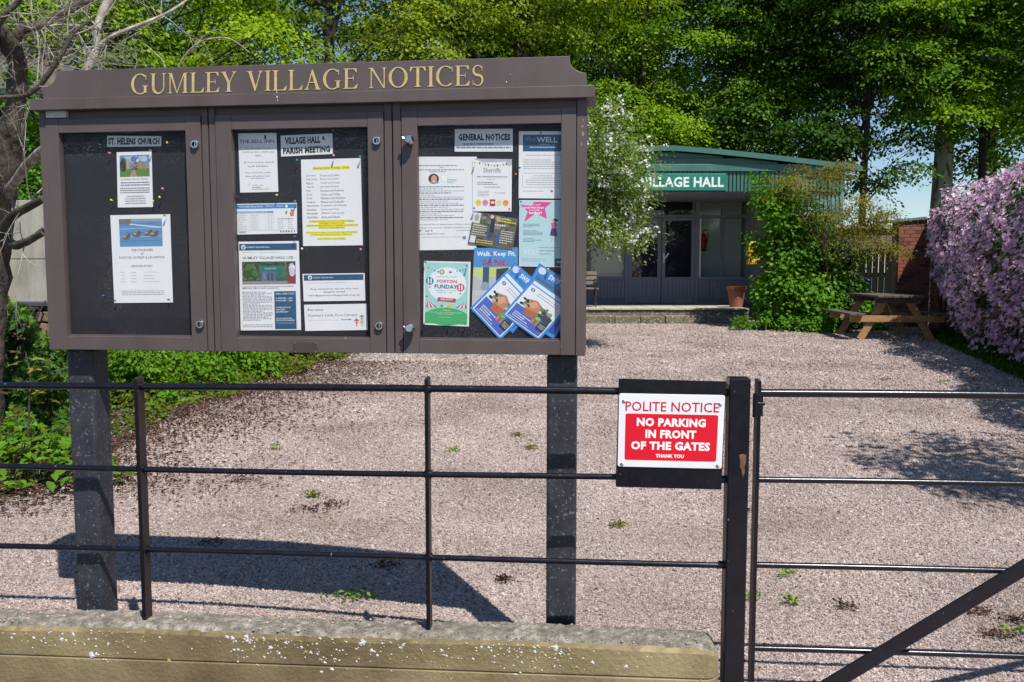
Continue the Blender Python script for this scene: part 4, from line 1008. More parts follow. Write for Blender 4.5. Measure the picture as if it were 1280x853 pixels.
sm = ng.nodes.new('GeometryNodeSetMaterial'); sm.inputs['Material'].default_value = M['stone']
def named(nm):
    a = ng.nodes.new('GeometryNodeInputNamedAttribute'); a.data_type = 'FLOAT_VECTOR'; a.inputs['Name'].default_value = nm; return a.outputs['Attribute']
L = ng.links.new
L(gi.outputs[0], ip.inputs['Points']); L(ico.outputs[0], sm.inputs[0]); L(sm.outputs[0], ip.inputs['Instance'])
L(named('sz'), ip.inputs['Scale'])
e2r = ng.nodes.new('FunctionNodeEulerToRotation'); L(named('rt'), e2r.inputs[0]); L(e2r.outputs[0], ip.inputs['Rotation'])
L(ip.outputs[0], go.inputs[0])
gravel.modifiers.new('scatter', 'NODES').node_group = ng

# ================================================================== LEAVES
def unit(v): return v / np.maximum(np.linalg.norm(v, axis=-1, keepdims=True), 1e-9)
def leaf_arrays(C, D, Nn, L, Wd, shape='kite', fold=.25):
    """C base, D direction, Nn normal, L length, Wd width; all (n,..)"""
    D = unit(D); S = unit(np.cross(D, Nn)); Nn = unit(np.cross(S, D))
    L = L[:,None]; Wd = Wd[:,None]
    if shape == 'kite':
        P = [C, C + D*L*.45 + S*Wd*.5 + Nn*L*fold*.4, C + D*L, C + D*L*.45 - S*Wd*.5 + Nn*L*fold*.4]
        T = [(0,1,2),(0,2,3)]
    elif shape == 'ovate':
        tip = C + D*L - Nn*L*.12
        P = [C, C + D*L*.22 + S*Wd*.40 + Nn*L*fold*.3, C + D*L*.55 + S*Wd*.46 + Nn*L*fold*.3, tip, C + D*L*.55 - S*Wd*.46 + Nn*L*fold*.3, C + D*L*.22 - S*Wd*.40 + Nn*L*fold*.3]
        T = [(0,1,2),(0,2,3),(0,3,4),(0,4,5)]
    elif shape == 'lobed':      # ivy, maple
        P = [C, C - D*L*.10 + S*Wd*.45, C + D*L*.25 + S*Wd*.22 + Nn*L*.05, C + D*L*.45 + S*Wd*.55, C + D*L*.55 + S*Wd*.18 + Nn*L*.05, C + D*L, C + D*L*.55 - S*Wd*.18 + Nn*L*.05, C + D*L*.45 - S*Wd*.55, C + D*L*.25 - S*Wd*.22 + Nn*L*.05, C - D*L*.10 - S*Wd*.45]
        T = [(0,1,2),(2,3,4),(0,2,4),(0,4,5),(0,5,6),(0,6,8),(6,7,8),(0,8,9)]
    k = len(P); n = len(C)
    V = np.stack(P, 1).reshape(-1, 3)
    F = (np.arange(n)[:,None,None]*k + np.array(T)[None]).reshape(-1, 3)
    return V, F, len(T)
def leaves_obj(name, C, D, Nn, L, Wd, mats, parent=None, shape='kite', tint=None, mi=None, fold=.25):
    V, F, t = leaf_arrays(C, D, Nn, L, Wd, shape, fold)
    n = len(C)
    tint = rng.uniform(0, 1, n) if tint is None else tint
    me = raw_mesh(name, V, F, mats, None if mi is None else np.repeat(mi, t), np.repeat(tint, t))
    return link(name, me, parent)
def rand_dirs(n, zs=1.0):
    v = rng.normal(size=(n,3)); v[:,2] *= zs; return unit(v)
def tnorm(size, lim=1.9):
    return np.clip(rng.normal(size=size), -lim, lim)
def crown(lobes, n_sprays, per, sr, flatn=.25, droop=.25, shell=.45, keep=None, cl=7, cr=1.55):
    """boughs (clumps of sprays) spread through the lobes; returns leaf base points, directions, normals, tint, spray centres"""
    vol = np.array([l[3]*l[4]*l[5] for l in lobes])**(2/3); pr = vol/vol.sum()
    nc = max(4, n_sprays//cl)
    k = rng.choice(len(lobes), nc, p=pr); lb = np.array(lobes)[k]
    d = rand_dirs(nc); r = shell + (1-shell)*rng.uniform(0,1,nc)**.6
    cc = lb[:,:3] + d*lb[:,3:6]*r[:,None]
    crr = sr*cr*rng.uniform(.65,1.35,nc); ct = rng.uniform(0,1,nc)
    e = rand_dirs(nc*cl).reshape(nc,cl,3); e[...,2] = np.abs(e[...,2])*.9 - .25
    off = np.array([1.25,1.25,.72])
    sc = (cc[:,None,:] + e*off*crr[:,None,None]*rng.uniform(.5,1,(nc,cl,1))).reshape(-1,3)
    d = unit((unit(e)*.8 + d[:,None,:]*.5).reshape(-1,3)); ct = np.repeat(ct, cl)
    if keep is not None:
        kk = keep(sc); sc, d, ct = sc[kk], d[kk], ct[kk]
    m = len(sc)
    out = unit(d*np.array([1,1,.3])); nrm = unit(np.array([0,0,1.0]) + d*.6 + rng.normal(size=(m,3))*.15)
    a = unit(np.cross(nrm, out)); b_ = np.cross(a, nrm)
    u = tnorm((m,per))*.5; v = tnorm((m,per))*.5; w = tnorm((m,per))*flatn*.5
    rad = np.sqrt(u*u+v*v)
    srr = (sr*rng.uniform(.6,1.3,m))[:,None,None]
    C = sc[:,None,:] + srr*(a[:,None,:]*u[...,None] + b_[:,None,:]*v[...,None]*1.25 + nrm[:,None,:]*(w - droop*rad**2)[...,None])
    D = a[:,None,:]*u[...,None] + b_[:,None,:]*(v[...,None]+.35) + rng.normal(size=(m,per,3))*.35 - np.array([0,0,.3])
    Nn = nrm[:,None,:] + rng.normal(size=(m,per,3))*.33
    tint = np.clip(ct[:,None]*.55 + rng.uniform(0,.45,(m,per)), 0, 1)
    return C.reshape(-1,3), D.reshape(-1,3), Nn.reshape(-1,3), tint.reshape(-1), sc
M['bark_dark'] = pm('dark_bark', (.018,.015,.011), (.04,.033,.025), 5, .9, 1, 22, dist=.05, stretch=(1,1,.25))
M['bark_grey'] = pm('grey_bark', (.15,.135,.105), (.27,.245,.20), 4, .9, 1, 25, dist=.03, stretch=(1,1,.3), speck=(.06,.07,.03), sscale=9, sth=.6)
LM = {
 'lime': leafmat('lime_leaf', (.05,.12,.008), (.16,.28,.012), (.33,.46,.03)),
 'yellowgreen': leafmat('yellow_green_leaf', (.05,.09,.010), (.15,.22,.018), (.32,.40,.04)),
 'beech': leafmat('beech_leaf', (.05,.12,.008), (.15,.28,.014), (.30,.45,.03)),
 'mid': leafmat('mid_green_leaf', (.045,.11,.009), (.13,.25,.014), (.29,.43,.025)),
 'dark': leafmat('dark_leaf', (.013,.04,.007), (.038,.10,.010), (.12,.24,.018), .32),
}
def wander(p0, p1, n=7, jit=.1, sag=0):
    p0, p1 = Vector(p0), Vector(p1); L_ = (p1-p0).length; out = []
    for i in range(n):
        t = i/(n-1); e = 0 if i in (0,) else 1
        out.append(p0.lerp(p1, t) + Vector((random.uniform(-1,1), random.uniform(-1,1), random.uniform(-.6,.6)))*(L_*jit*e*(.4+.6*t)) + Vector((0,0,sag*sin(pi*t)*L_)))
    return out
def tree(name, label, x, y, trunk_h, r0, lobes, leaf, n_sprays, per, sr, lsz, group='trees behind the village hall', bark='bark_dark', cat='tree', lean=(0,0), droop=.25, flatn=.2, shell=.4, n_limbs=18, shape='kite', limb_z=.25, keep=None):
    root = empty(name, (x, y, G(y)), 0, label, cat, group)
    tb = MB(); top = Vector((lean[0], lean[1], trunk_h))
    tp = [Vector((0,0,-.1)).lerp(top, t) + Vector((.12*sin(t*5+x)*t, .1*cos(t*4+y)*t, 0)) for t in np.linspace(0,1,12)]
    tb.tube(tp, [r0*(1.35 if i == 0 else 1.1 if i == 1 else 1-.8*i/12) for i in range(12)], 12)
    to = tb.build('trunk', M[bark], root, smooth=True)
    C, D, Nn, tint, sc = crown(lobes, n_sprays, per, sr, flatn, droop, shell, keep)
    lb = MB()
    idx = rng.choice(len(sc), min(len(sc), n_limbs*6), replace=False)
    ends = sc[idx]
    for q in range(n_limbs):
        e = Vector(ends[q]); t = max(limb_z, min(.96, (e.z/ trunk_h) * random.uniform(.55,.85)))
        s = Vector((0,0,0)).lerp(top, t); path = wander(s, e, 8, .05, .05)
        rr_ = r0*.34*random.uniform(.6,1.1)*(1-.5*t)
        lb.tube(path, [rr_*(1-.85*i/7) for i in range(8)], 6)
        near = sorted(range(n_limbs, len(ends)), key=lambda i: (Vector(ends[i])-e).length)[:4]
        for j in near:
            k = random.randint(3,6); lb.tube(wander(path[k], ends[j], 5, .06, .03), [rr_*.4, rr_*.3, rr_*.22, rr_*.13, .006], 5)
    lb.build('limb', M[bark], root, smooth=True)['kind'] = 'stuff'
    n = len(C); L_ = lsz*rng.uniform(.7,1.3,n)
    leaves_obj('crown', C, D, Nn, L_, L_*.72, [LM[leaf] if isinstance(leaf, str) else leaf], root, shape, tint)['kind'] = 'stuff'
    return root
def lob(*a): return list(a)
# --- left of centre, behind the board
tree('maple_tree', 'bright lime green maple behind the left half of the notice board', -7.2, 15.5, 8.0, .17,
     [lob(-.6,0,4.6,2.3,1.6,2.0), lob(1.8,0,5.2,2.0,1.6,1.7), lob(0,.3,7.4,2.6,2,2.0), lob(-2.4,.3,6.6,1.6,1.6,1.5), lob(3.2,.2,4.2,1.3,1.2,1.3)], 'lime', 620, 46, .50, .088, bark='bark_dark', droop=.5)
tree('lime_tree', 'yellow green tree above the middle of the notice board', -4.6, 22, 11, .24,
     [lob(0,0,6.2,2.9,2,2.6), lob(2.0,.5,8.6,2.6,2,2.2), lob(-2.6,.5,9.0,2.4,2,2.2), lob(1.8,-.5,4.6,2.2,1.6,1.8), lob(0,0,11.6,2.6,2,2.0)], 'yellowgreen', 760, 48, .55, .10)
tree('lime_tree', 'yellow green tree with sky gaps above the right half of the notice board', .2, 24, 12, .26,
     [lob(-1,0,6.8,2.6,2,2.5), lob(1.6,.4,9.2,2.4,2,2.2), lob(-2,.4,9.8,2.2,2,2.2), lob(0,0,12.4,2.6,2,2)], 'yellowgreen', 740, 46, .55, .105)
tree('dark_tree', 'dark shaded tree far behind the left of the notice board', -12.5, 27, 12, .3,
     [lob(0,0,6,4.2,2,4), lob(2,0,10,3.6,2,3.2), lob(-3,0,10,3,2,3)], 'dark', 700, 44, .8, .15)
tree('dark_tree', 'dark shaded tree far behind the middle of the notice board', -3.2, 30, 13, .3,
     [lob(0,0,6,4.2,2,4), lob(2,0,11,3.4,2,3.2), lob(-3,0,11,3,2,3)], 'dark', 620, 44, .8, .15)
# --- behind the hall
tree('beech_tree', 'bright green beech with layered sprays directly above the hall roof', 4.4, 29, 14, .3,
     [lob(-1.2,0,6.6,2.8,2,2.0), lob(-3.4,.2,8.6,1.8,1.5,2.0), lob(1.6,0,8.4,2.6,2,2.2), lob(-1.6,.2,10.4,3.0,2,2.2), lob(1.0,-.3,5.2,2.2,1.5,1.1), lob(1.2,.2,13,2.8,2,2.2), lob(3.4,0,6.2,1.5,1.3,1.3)], 'beech', 1250, 52, .74, .12, flatn=.14, droop=.3)
tree('beech_tree', 'bright green beech reaching from behind the blossom shrub', .9, 31.5, 14, .28,
     [lob(0,0,7.6,2.6,2,3.0), lob(1.4,0,11.4,2.6,2,2.4), lob(-2,.2,11,2.4,2,2.2)], 'beech', 760, 50, .78, .13, flatn=.14, droop=.3)
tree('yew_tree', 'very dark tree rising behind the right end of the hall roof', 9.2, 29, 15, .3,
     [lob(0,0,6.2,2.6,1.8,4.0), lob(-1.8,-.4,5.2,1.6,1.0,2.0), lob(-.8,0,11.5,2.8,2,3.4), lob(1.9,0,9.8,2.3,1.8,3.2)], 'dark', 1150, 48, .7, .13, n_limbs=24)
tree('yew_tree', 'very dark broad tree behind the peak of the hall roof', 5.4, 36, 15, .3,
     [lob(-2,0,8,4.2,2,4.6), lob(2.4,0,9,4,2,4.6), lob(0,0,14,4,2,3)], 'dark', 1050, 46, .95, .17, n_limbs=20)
tree('sycamore_tree', 'dark leaved tree with low arching branches against the pale sky', 10.95, 26.5, 12, .13,
     [lob(-1.0,0,5.2,1.7,1.1,1.3), lob(.6,0,7.3,1.8,1.2,1.6), lob(-.4,0,10.0,2.2,1.5,2.2), lob(1.1,-.3,4.4,1.0,.7,.9), lob(.1,0,3.6,.9,.6,.6)], 'dark', 380, 44, .5, .12, n_limbs=22, shell=.2)
tree('plane_tree', 'tall green tree with a thick pale grey trunk beside the clematis', 13.55, 27.0, 15, .36,
     [lob(-.6,-.6,9.0,2.3,1.4,2.0), lob(-1.4,-.5,7.0,1.4,1.1,1.4), lob(1.0,-.6,6.6,1.6,1.0,1.2), lob(1.6,-.4,10.2,2.2,1.6,2.0), lob(-.6,-.3,12.6,2.6,1.8,2.2), lob(.2,-.9,5.7,.9,.5,.6)], 'mid', 1000, 48, .5, .13, bark='bark_grey', lean=(.3,0), limb_z=.5)
tree('sycamore_tree', 'slim dark trunk just right of the thick pale trunk', 15.35, 27.6, 12, .17,
     [lob(.2,0,8.4,1.9,1.4,2.0), lob(.8,0,11.4,2.2,1.6,2.2), lob(.9,.4,6.2,1.5,1.1,1.0)], 'mid', 480, 46, .6, .13, lean=(-.2,0), limb_z=.5)
tree('sycamore_tree', 'second slim dark trunk leaning right above the clematis', 15.4, 25.5, 11, .12,
     [lob(1.3,0,7.4,1.5,1.2,1.7), lob(1.2,0,10.2,2.0,1.5,2.0)], 'mid', 240, 46, .6, .13, lean=(.9,0), limb_z=.5)
tree('lime_tree', 'green tree at the far right edge above the pink clematis', 17.4, 25.0, 11, .2,
     [lob(-.4,0,7.3,2.0,1.6,2.1), lob(.4,0,10.4,2.2,1.8,2.0), lob(-1.0,0,5.6,1.5,1.2,.8)], 'mid', 560, 48, .6, .125)
tree('dark_tree', 'dark tree filling the gap behind the pale grey trunk', 18.5, 33, 13, .3,
     [lob(0,0,7.5,3.6,2,3.2), lob(-2,0,11,3.4,2,2.6), lob(2.6,0,11,3.4,2,2.6)], 'dark', 600, 44, .9, .16)
tree('dark_tree', 'dark tree partly hidden behind the slim leaning trunks', 13.2, 36, 14, .3,
     [lob(0,0,10.5,3.6,2,3.2), lob(-2,0,13,3.4,2,2.6)], 'dark', 420, 44, .9, .17)
# ================================================================== VILLAGE HALL
YF, YD = 18.5, 21.1           # porch front, door wall
M['green_paint'] = pm('green_cladding_paint', (.035,.12,.10), (.05,.155,.13), 2.5, .45, .2, 40, dist=.004)
M['green_sign'] = pm('green_sign_board', (.015,.17,.125), (.02,.19,.14), 3, .35)
M['pale_green'] = pm('pale_green_cladding', (.10,.20,.18), (.15,.26,.235), 2.5, .5, .2, 40, dist=.004)
M['grey_paint'] = pm('grey_joinery_paint', (.17,.18,.23), (.20,.215,.27), 4, .5)
M['dark_gap'] = flat('dark_gap', (.012,.015,.015), .9)
M['white_paint'] = pm('white_paint', (.68,.69,.70), (.78,.78,.78), 5, .5)
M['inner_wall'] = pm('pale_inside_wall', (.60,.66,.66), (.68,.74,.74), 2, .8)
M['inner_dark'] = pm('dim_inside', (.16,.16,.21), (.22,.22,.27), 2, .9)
M['hall_glass'] = glassmat('window_glass', (.88,.9,.9), refl=.06)
M['door_glass'] = glassmat('door_glass', (.6,.6,.7), refl=.10)
M['render'] = pm('pale_render', (.3,.3,.28), (.4,.4,.37), 3, .9, .3, 30)
M['roof_felt'] = pm('roof_felt', (.06,.08,.07), (.09,.11,.10), 3, .9)
def X(px, Y): return at(px, 340, Y).x
def Z(py, Y): return at(640, py, Y).z
def hp(px, py, Y): p = at(px, py, Y); return p.x, p.z
HC = X(826, YF)
hall = empty('village_hall', (HC, YF, 0), 0, 'single storey green timber village hall with recessed porch across the gravel yard', 'village hall')
class Off(MB):
    """boxes given in world metres, stored relative to the thing's base"""
    def __init__(s, o): super().__init__(); s.o = Vector(o)
    def box(s, x0, x1, y0, y1, z0, z1, m=0): return super().box(x0-s.o.x, x1-s.o.x, y0-s.o.y, y1-s.o.y, z0-s.o.z, z1-s.o.z, m)
HO = (HC, YF, 0)
def H_(): return Off(HO)
zsof, zgut0, zgut1 = Z(240.5, YF), Z(214.5, YF-.1), Z(205.5, YF-.1)
zpk = Z(183.5, YF-.2); xpk = X(829, YF)
xR_e = X(1060, YF); zRe = Z(208, YF-.2)
xL_e = xpk - (xR_e - xpk)
zpl = Z(385.5, YF-.2) ; 
xo0, xo1 = X(690, YD), X(934, YD)                       # porch recess
# body walls
w = H_(); w.box(xo1+.02, xR_e-.15, YF, YF+7, G(YF)-.1, zgut0); w.build('wall', M['pale_green'], hall); w = H_(); w.box(xL_e+.15, X(655,YF), YF, YF+7, G(YF)-.1, zgut0)
w.box(xo1+.02-.0, xo1+.12, YF+.05, YD, G(YF), zsof) if False else None
w.build('wall', M['pale_green'], hall)
pw = H_(); pw.box(xo1-.06, xo1+.018, YF+.02, YD+.02, zpl, zsof+.0); pw.build('porch_side_wall', M['grey_paint'], hall); pw = H_(); pw.box(X(655,YF)+.002, X(655,YF)+.05, YF+.02, YD+.02, zpl, zsof)
pw.build('porch_side_wall', M['grey_paint'], hall)
# vertical ribs of the cladding beside the porch
rbm = H_()
for k in range(46):
    x = xo1 + .06 + k*.085
    if x < xR_e - .2: rbm.box(x, x+.045, YF-.022, YF-.001, G(YF), zsof)
rbm.build('wall_cladding', M['pale_green'], hall)['kind'] = 'stuff'
# fascia of vertical slats over the porch
fas = H_(); fas.box(xL_e+.3, xR_e-.2, YF-.05, YF+.0-.025, zsof, zgut0)
fas.build('fascia_backing', M['green_paint'], hall)
fs = H_(); x = xL_e + .3
while x < xR_e - .25:
    fs.box(x, x+.055, YF-.085, YF-.051, zsof+.01, zgut0-.005); x += .083
fs.build('fascia_slats', M['green_paint'], hall)['kind'] = 'stuff'
H_().box(xL_e+.1, xR_e-.02, YF-.13, YF-.0, zgut0, zgut1).build('gutter_board', M['green_paint'], hall, .006)
# gable boards under the verge
def vz(x): return zpk - (zpk - zRe) * (abs(x - xpk)/(xR_e - xpk))**1.25
for k in range(3):
    z0 = zgut1 + .004 + k*.135; z1 = z0 + .127
    xs_ = [x for x in np.linspace(xL_e+.1, xR_e-.02, 41) if vz(x)-.10 > z0+.02]
    if len(xs_) < 2: continue
    poly = [(xs_[0]-HC, z0)] + [(xs_[-1]-HC, z0)] + [(x-HC, min(z1, vz(x)-.095)) for x in xs_[::-1]]
    MB().prism(poly, -.08-.012*0, -.03).build('gable_board', M['green_paint'], hall, .004)
vg = MB()
N_ = 30; xs_ = list(np.linspace(xL_e-.1, xR_e+.15, N_))
poly = [(x-HC, vz(x)-.085) for x in xs_] + [(x-HC, vz(x)+.015) for x in xs_[::-1]]
for i in range(N_-1):
    vg.prism([(xs_[i]-HC, vz(xs_[i])-.085),(xs_[i+1]-HC, vz(xs_[i+1])-.085),(xs_[i+1]-HC, vz(xs_[i+1])+.015),(xs_[i]-HC, vz(xs_[i])+.015)], -.24, -.20)
vg.build('verge_board', M['green_paint'], hall)
rf = MB()
for i in range(N_-1):
    rf.prism([(xs_[i]-HC, vz(xs_[i])-.004),(xs_[i+1]-HC, vz(xs_[i+1])-.004),(xs_[i+1]-HC, vz(xs_[i+1])+.03),(xs_[i]-HC, vz(xs_[i])+.03)], -.22, 8)
rf.build('roof', M['roof_felt'], hall)
H_().box(xL_e+.35, xR_e-.3, YF-.02, YD+.1, zsof+.012, zsof+.04).build('porch_ceiling', M['grey_paint'], hall)
# sign
sx0, sx1 = X(783, YF-.1), X(905, YF-.1); sz0, sz1 = Z(238.5, YF-.1), Z(217.3, YF-.1)
sb = H_().box(sx0, sx1, YF-.125, YF-.087, sz0, sz1).build('sign_board', M['green_sign'], hall, .004)
P = Print([Vector((a-HC, -.127, b)) for a, b in ((sx0,sz1),(sx1,sz1),(sx1,sz0),(sx0,sz0))], 0)
t0, t1 = (799-783)/122, (902-783)/122
P.text('VILLAGE HALL', t0, .20, t1, .80, (232,236,234), .03); P.build('lettering', sb)
# door wall joinery, everything on the YD plane
def J(name, x0, x1, y0, y1, mt, par=hall, dy=0, th=.05, bev=.003):
    a = X(x0, YD); b = X(x1, YD); z0 = Z(y1, YD); z1 = Z(y0, YD)
    return H_().box(a, b, YD+dy, YD+dy+th, z0, z1).build(name, mt, par, bev)
ybot, ysill, yhead, ytop = 379.5, 348, 270, 241
zt_ = Z(241, YD)
J('head_rail', 690, 936, 268.8, 272, M['grey_paint'], dy=-.02, th=.09)
for a, b in ((690,694),(735,737.5),(781.3,785.5),(868.5,873.5),(901,903),(932,936)):
    J('post', a, b, 225, ybot, M['grey_paint'], th=.08, dy=-.01)
for a, b in ((785.5,826),(827,868.5)): pass
# transom lights
for a, b in ((694.2,734.8),(737.7,781.1),(785.8,826.2),(827.4,868.3),(873.7,900.8),(903.2,931.8)):
    wn_ = H_().box(X(a,YD), X(b,YD), YD+.03, YD+.034, Z(268.6,YD), Z(228,YD)).build('transom_pane', M['hall_glass'], hall)
J('post', 826.3, 827.3, 225, 268.6, M['grey_paint'], th=.06)
# fixed windows
for a, b in ((694.2,734.8),(737.7,781.1),(873.7,900.8),(903.2,931.8)):
    wf = MB(); x0_, x1_, z0_, z1_ = X(a,YD)-HC, X(b,YD)-HC, Z(346.8,YD), Z(272.2,YD); t = .018; y = YD-YF
    wf.box(x0_, x1_, y+.02, y+.05, z0_, z0_+t); wf.box(x0_, x1_, y+.02, y+.05, z1_-t, z1_); wf.box(x0_, x0_+t, y+.021, y+.049, z0_+t, z1_-t); wf.box(x1_-t, x1_, y+.021, y+.049, z0_+t, z1_-t)
    wo_ = wf.build('window', M['grey_paint'], hall)
    MB().box(x0_+t, x1_-t, y+.033, y+.037, z0_+t, z1_-t).build('pane', M['hall_glass'], wo_)
    J('sill', a, b, 346.9, 349.6, M['grey_paint'], dy=-.03, th=.1)
    pn = J('apron_panel', a, b, 349.8, 374, M['grey_paint'], dy=.02, th=.03)
    sl = H_(); n_ = int(round((b-a)/4.2))
    for k in range(n_):
        xa_ = X(a + (b-a)*k/n_ + .25, YD); xb_ = X(a + (b-a)*(k+1)/n_ - .25, YD); sl.box(xa_, xb_, YD+.0, YD+.0195, Z(373.3,YD), Z(350.2,YD))
    sl.build('slats', M['grey_paint'], pn)['kind'] = 'stuff'
    J('base_rail', a, b, 374.2, 376, M['grey_paint'], dy=-.015, th=.06); J('plinth', a, b, 376.2, 379.4, M['grey_paint'], dy=.01, th=.04)
J('white_jamb', 873.7, 875.6, 273, 346, M['white_paint'], dy=-.012, th=.03)
# doors
for k, (a, b) in enumerate(((785.8, 826.3), (827.1, 868.3))):
    x0_, x1_ = X(a,YD)-HC, X(b,YD)-HC; z0_, z1_ = Z(379.0,YD), Z(272.3,YD); y = YD-YF+.005
    g0, g1 = X(a+4.5,YD)-HC, X(b-4.5,YD)-HC; gz0, gz1 = Z(346.5,YD), Z(276,YD); pz0, pz1 = Z(371.5,YD), Z(348.5,YD)
    d = MB(); d.box(x0_, g0, y, y+.045, z0_, z1_); d.box(g1, x1_, y, y+.045, z0_, z1_); d.box(g0, g1, y+.001, y+.044, gz1, z1_); d.box(g0, g1, y+.001, y+.044, pz1, gz0); d.box(g0, g1, y+.001, y+.044, z0_, pz0); d.box(g0, g1, y+.02, y+.03, pz0, pz1)
    do = d.build('door', M['grey_paint'], hall, .003)
    MB().box(g0, g1, y+.02, y+.026, gz0, gz1).build('glass_pane', M['door_glass'], do)
    sl = MB(); n_ = 7
    for q in range(n_):
        xa_ = g0 + (g1-g0)*q/n_; sl.box(xa_+.004, xa_+(g1-g0)/n_-.004, y+.006, y+.0195, pz0+.003, pz1-.003)
    sl.build('slats', M['grey_paint'], do)['kind'] = 'stuff'
    if k:
        hx, hz = X(829.6,YD)-HC, Z(324,YD)
        h = MB(); h.box(hx-.016, hx+.018, y-.008, y, hz-.10, hz+.14); h.bar((hx, y-.04, hz+.0), (hx+.11, y-.06, hz+.14), .02, .035); h.bar((hx, y, hz+.02), (hx, y-.045, hz+.02), .02, .02)
        h.build('handle', M['white_paint'], do, .003)
# inside
H_().box(X(786,YD), X(868,YD), YD+.32, YD+.35, zpl, Z(268,YD)).build('light_catch_panel', pm('catch_panel_grey', (.13,.13,.18), (.19,.19,.25), 4, .9, stretch=(6,1,.3)), hall)  # added panel, catches daylight so the door glass looks less black
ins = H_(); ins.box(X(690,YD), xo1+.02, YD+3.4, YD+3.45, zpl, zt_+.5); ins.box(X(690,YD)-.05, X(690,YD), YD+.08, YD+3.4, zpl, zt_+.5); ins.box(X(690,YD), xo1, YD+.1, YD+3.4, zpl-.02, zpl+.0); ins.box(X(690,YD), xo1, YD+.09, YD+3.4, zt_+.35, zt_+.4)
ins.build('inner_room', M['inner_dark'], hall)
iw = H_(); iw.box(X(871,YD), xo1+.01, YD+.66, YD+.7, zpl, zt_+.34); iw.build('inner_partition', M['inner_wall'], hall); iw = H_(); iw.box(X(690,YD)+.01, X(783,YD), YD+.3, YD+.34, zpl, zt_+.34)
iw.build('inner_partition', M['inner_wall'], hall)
ex = MB(); ex.lathe([(.0,0),(.075,0),(.08,.02),(.08,.36),(.06,.42),(.025,.45),(.025,.5),(0,.5)], 14)
exx, exz = X(880, YD+.5), Z(314, YD+.5)
eo = ex.build('fire_extinguisher', pm('red_enamel', (.55,.02,.03), (.6,.03,.04), 5, .3), None, smooth=True, loc=(exx, YD+.62, exz)); tag(eo, 'red fire extinguisher hanging behind the window right of the hall doors', 'fire extinguisher')
MB().tube([(0,0,.5),(.03,-.02,.54),(.09,-.02,.52),(.11,-.02,.42),(.10,-.02,.2)], .012, 6).build('hose', M['dark_gap'], eo)
# white framed window on the wall right of the porch
wx0, wx1, wz0, wz1 = X(992,YF), X(1014,YF), Z(291,YF), Z(262,YF)
wf = H_(); wf.box(wx0, wx1, YF-.05, YF-.023, wz0, wz0+.05); wf.box(wx0, wx1, YF-.05, YF-.023, wz1-.05, wz1); wf.box(wx0, wx0+.05, YF-.049, YF-.0235, wz0+.05, wz1-.05); wf.box(wx1-.05, wx1, YF-.049, YF-.0235, wz0+.05, wz1-.05)
wo_ = wf.build('window', M['white_paint'], hall)
H_().box(wx0+.05, wx1-.05, YF-.036, YF-.030, wz0+.05, wz1-.05).build('pane', M['white_paint'], wo_)
for k in range(1,3):
    xx = wx0 + (wx1-wx0)*k/3; H_().box(xx-.015, xx+.015, YF-.047, YF-.037, wz0+.05, wz1-.05).build('glazing_bar', M['grey_paint'], wo_)
# yellow box on the porch side
ybx0, ybx1 = X(927, YF+.3), X(941, YF+.3); yz0, yz1 = Z(331, YF+.3), Z(303, YF+.3)
M['yellow'] = pm('yellow_cabinet', (.60,.40,.02), (.68,.47,.03), 5, .4)
yo = empty('yellow_cabinet', ((ybx0+ybx1)/2, YF-.1, yz0), 0, 'yellow wall cabinet at the right side of the hall porch, half hidden by leaves', 'cabinet')
hw = (ybx1-ybx0)/2
MB().box(-hw, hw, -.12, .07, 0, yz1-yz0).build('cabinet_body', M['yellow'], yo, .015)
MB().box(-hw+.03, hw-.03, -.128, -.121, .04, yz1-yz0-.05).build('cabinet_door', M['yellow'], yo, .004)
MB().tube([(-hw+.06,-.13,(yz1-yz0)*.5),(-hw+.06,-.15,(yz1-yz0)*.5),(-hw+.06,-.15,(yz1-yz0)*.35)], .008, 6).build('handle', M['dark_gap'], yo)
# platform and steps
M['paving'] = pm('pale_paving', (.36,.32,.25), (.46,.42,.34), 3, .85, .2, 40)
M['old_stone'] = pm('mossy_step_stone', (.09,.075,.05), (.19,.165,.125), 4, .95, .8, 18, dist=.03, speck=(.28,.26,.22), sscale=22, sth=.6)
plat = empty('porch_platform', (HC, YF, G(YF)), 0, 'raised porch platform of pale tiles over a mossy stone step at the hall doors', 'step')
PO = (HC, YF, G(YF))
px0, px1 = X(655, YF), X(934, YF)
yf2 = YF - .25
b = Off(PO); b.box(px0, px1, yf2+.04, YD-.03, G(YF)-.1, zpl-.035); b.build('platform_body', M['old_stone'], plat, .02)
n_ = 12; 
tl = None
for r_ in range(4):
    for k in range(14):
        xa_ = px0 + (px1-px0)*k/14; ya_ = yf2 + (YD-.03-yf2)*r_/4
        zj = random.uniform(-.003,.003)
        o = Off(PO); o.box(xa_+.006, xa_+(px1-px0)/14-.006, ya_+(.0 if r_ else -.0)+.006, ya_+(YD-.03-yf2)/4-.006, zpl-.034+zj, zpl+zj); o.build('tile', M['paving'], plat, .004)
rs = random.Random(4); xa_ = px0
while xa_ < px1-.3:
    wd_ = rs.uniform(.45,.9); o = Off(PO); o.box(xa_, min(px1-.01, xa_+wd_)-.012, yf2-.32-rs.uniform(0,.03), yf2+.03, G(YF)-.08, Z(395.3, yf2-.3)+rs.uniform(-.012,.012)); o.build('step_stone', M['old_stone'], plat, .02); xa_ += wd_
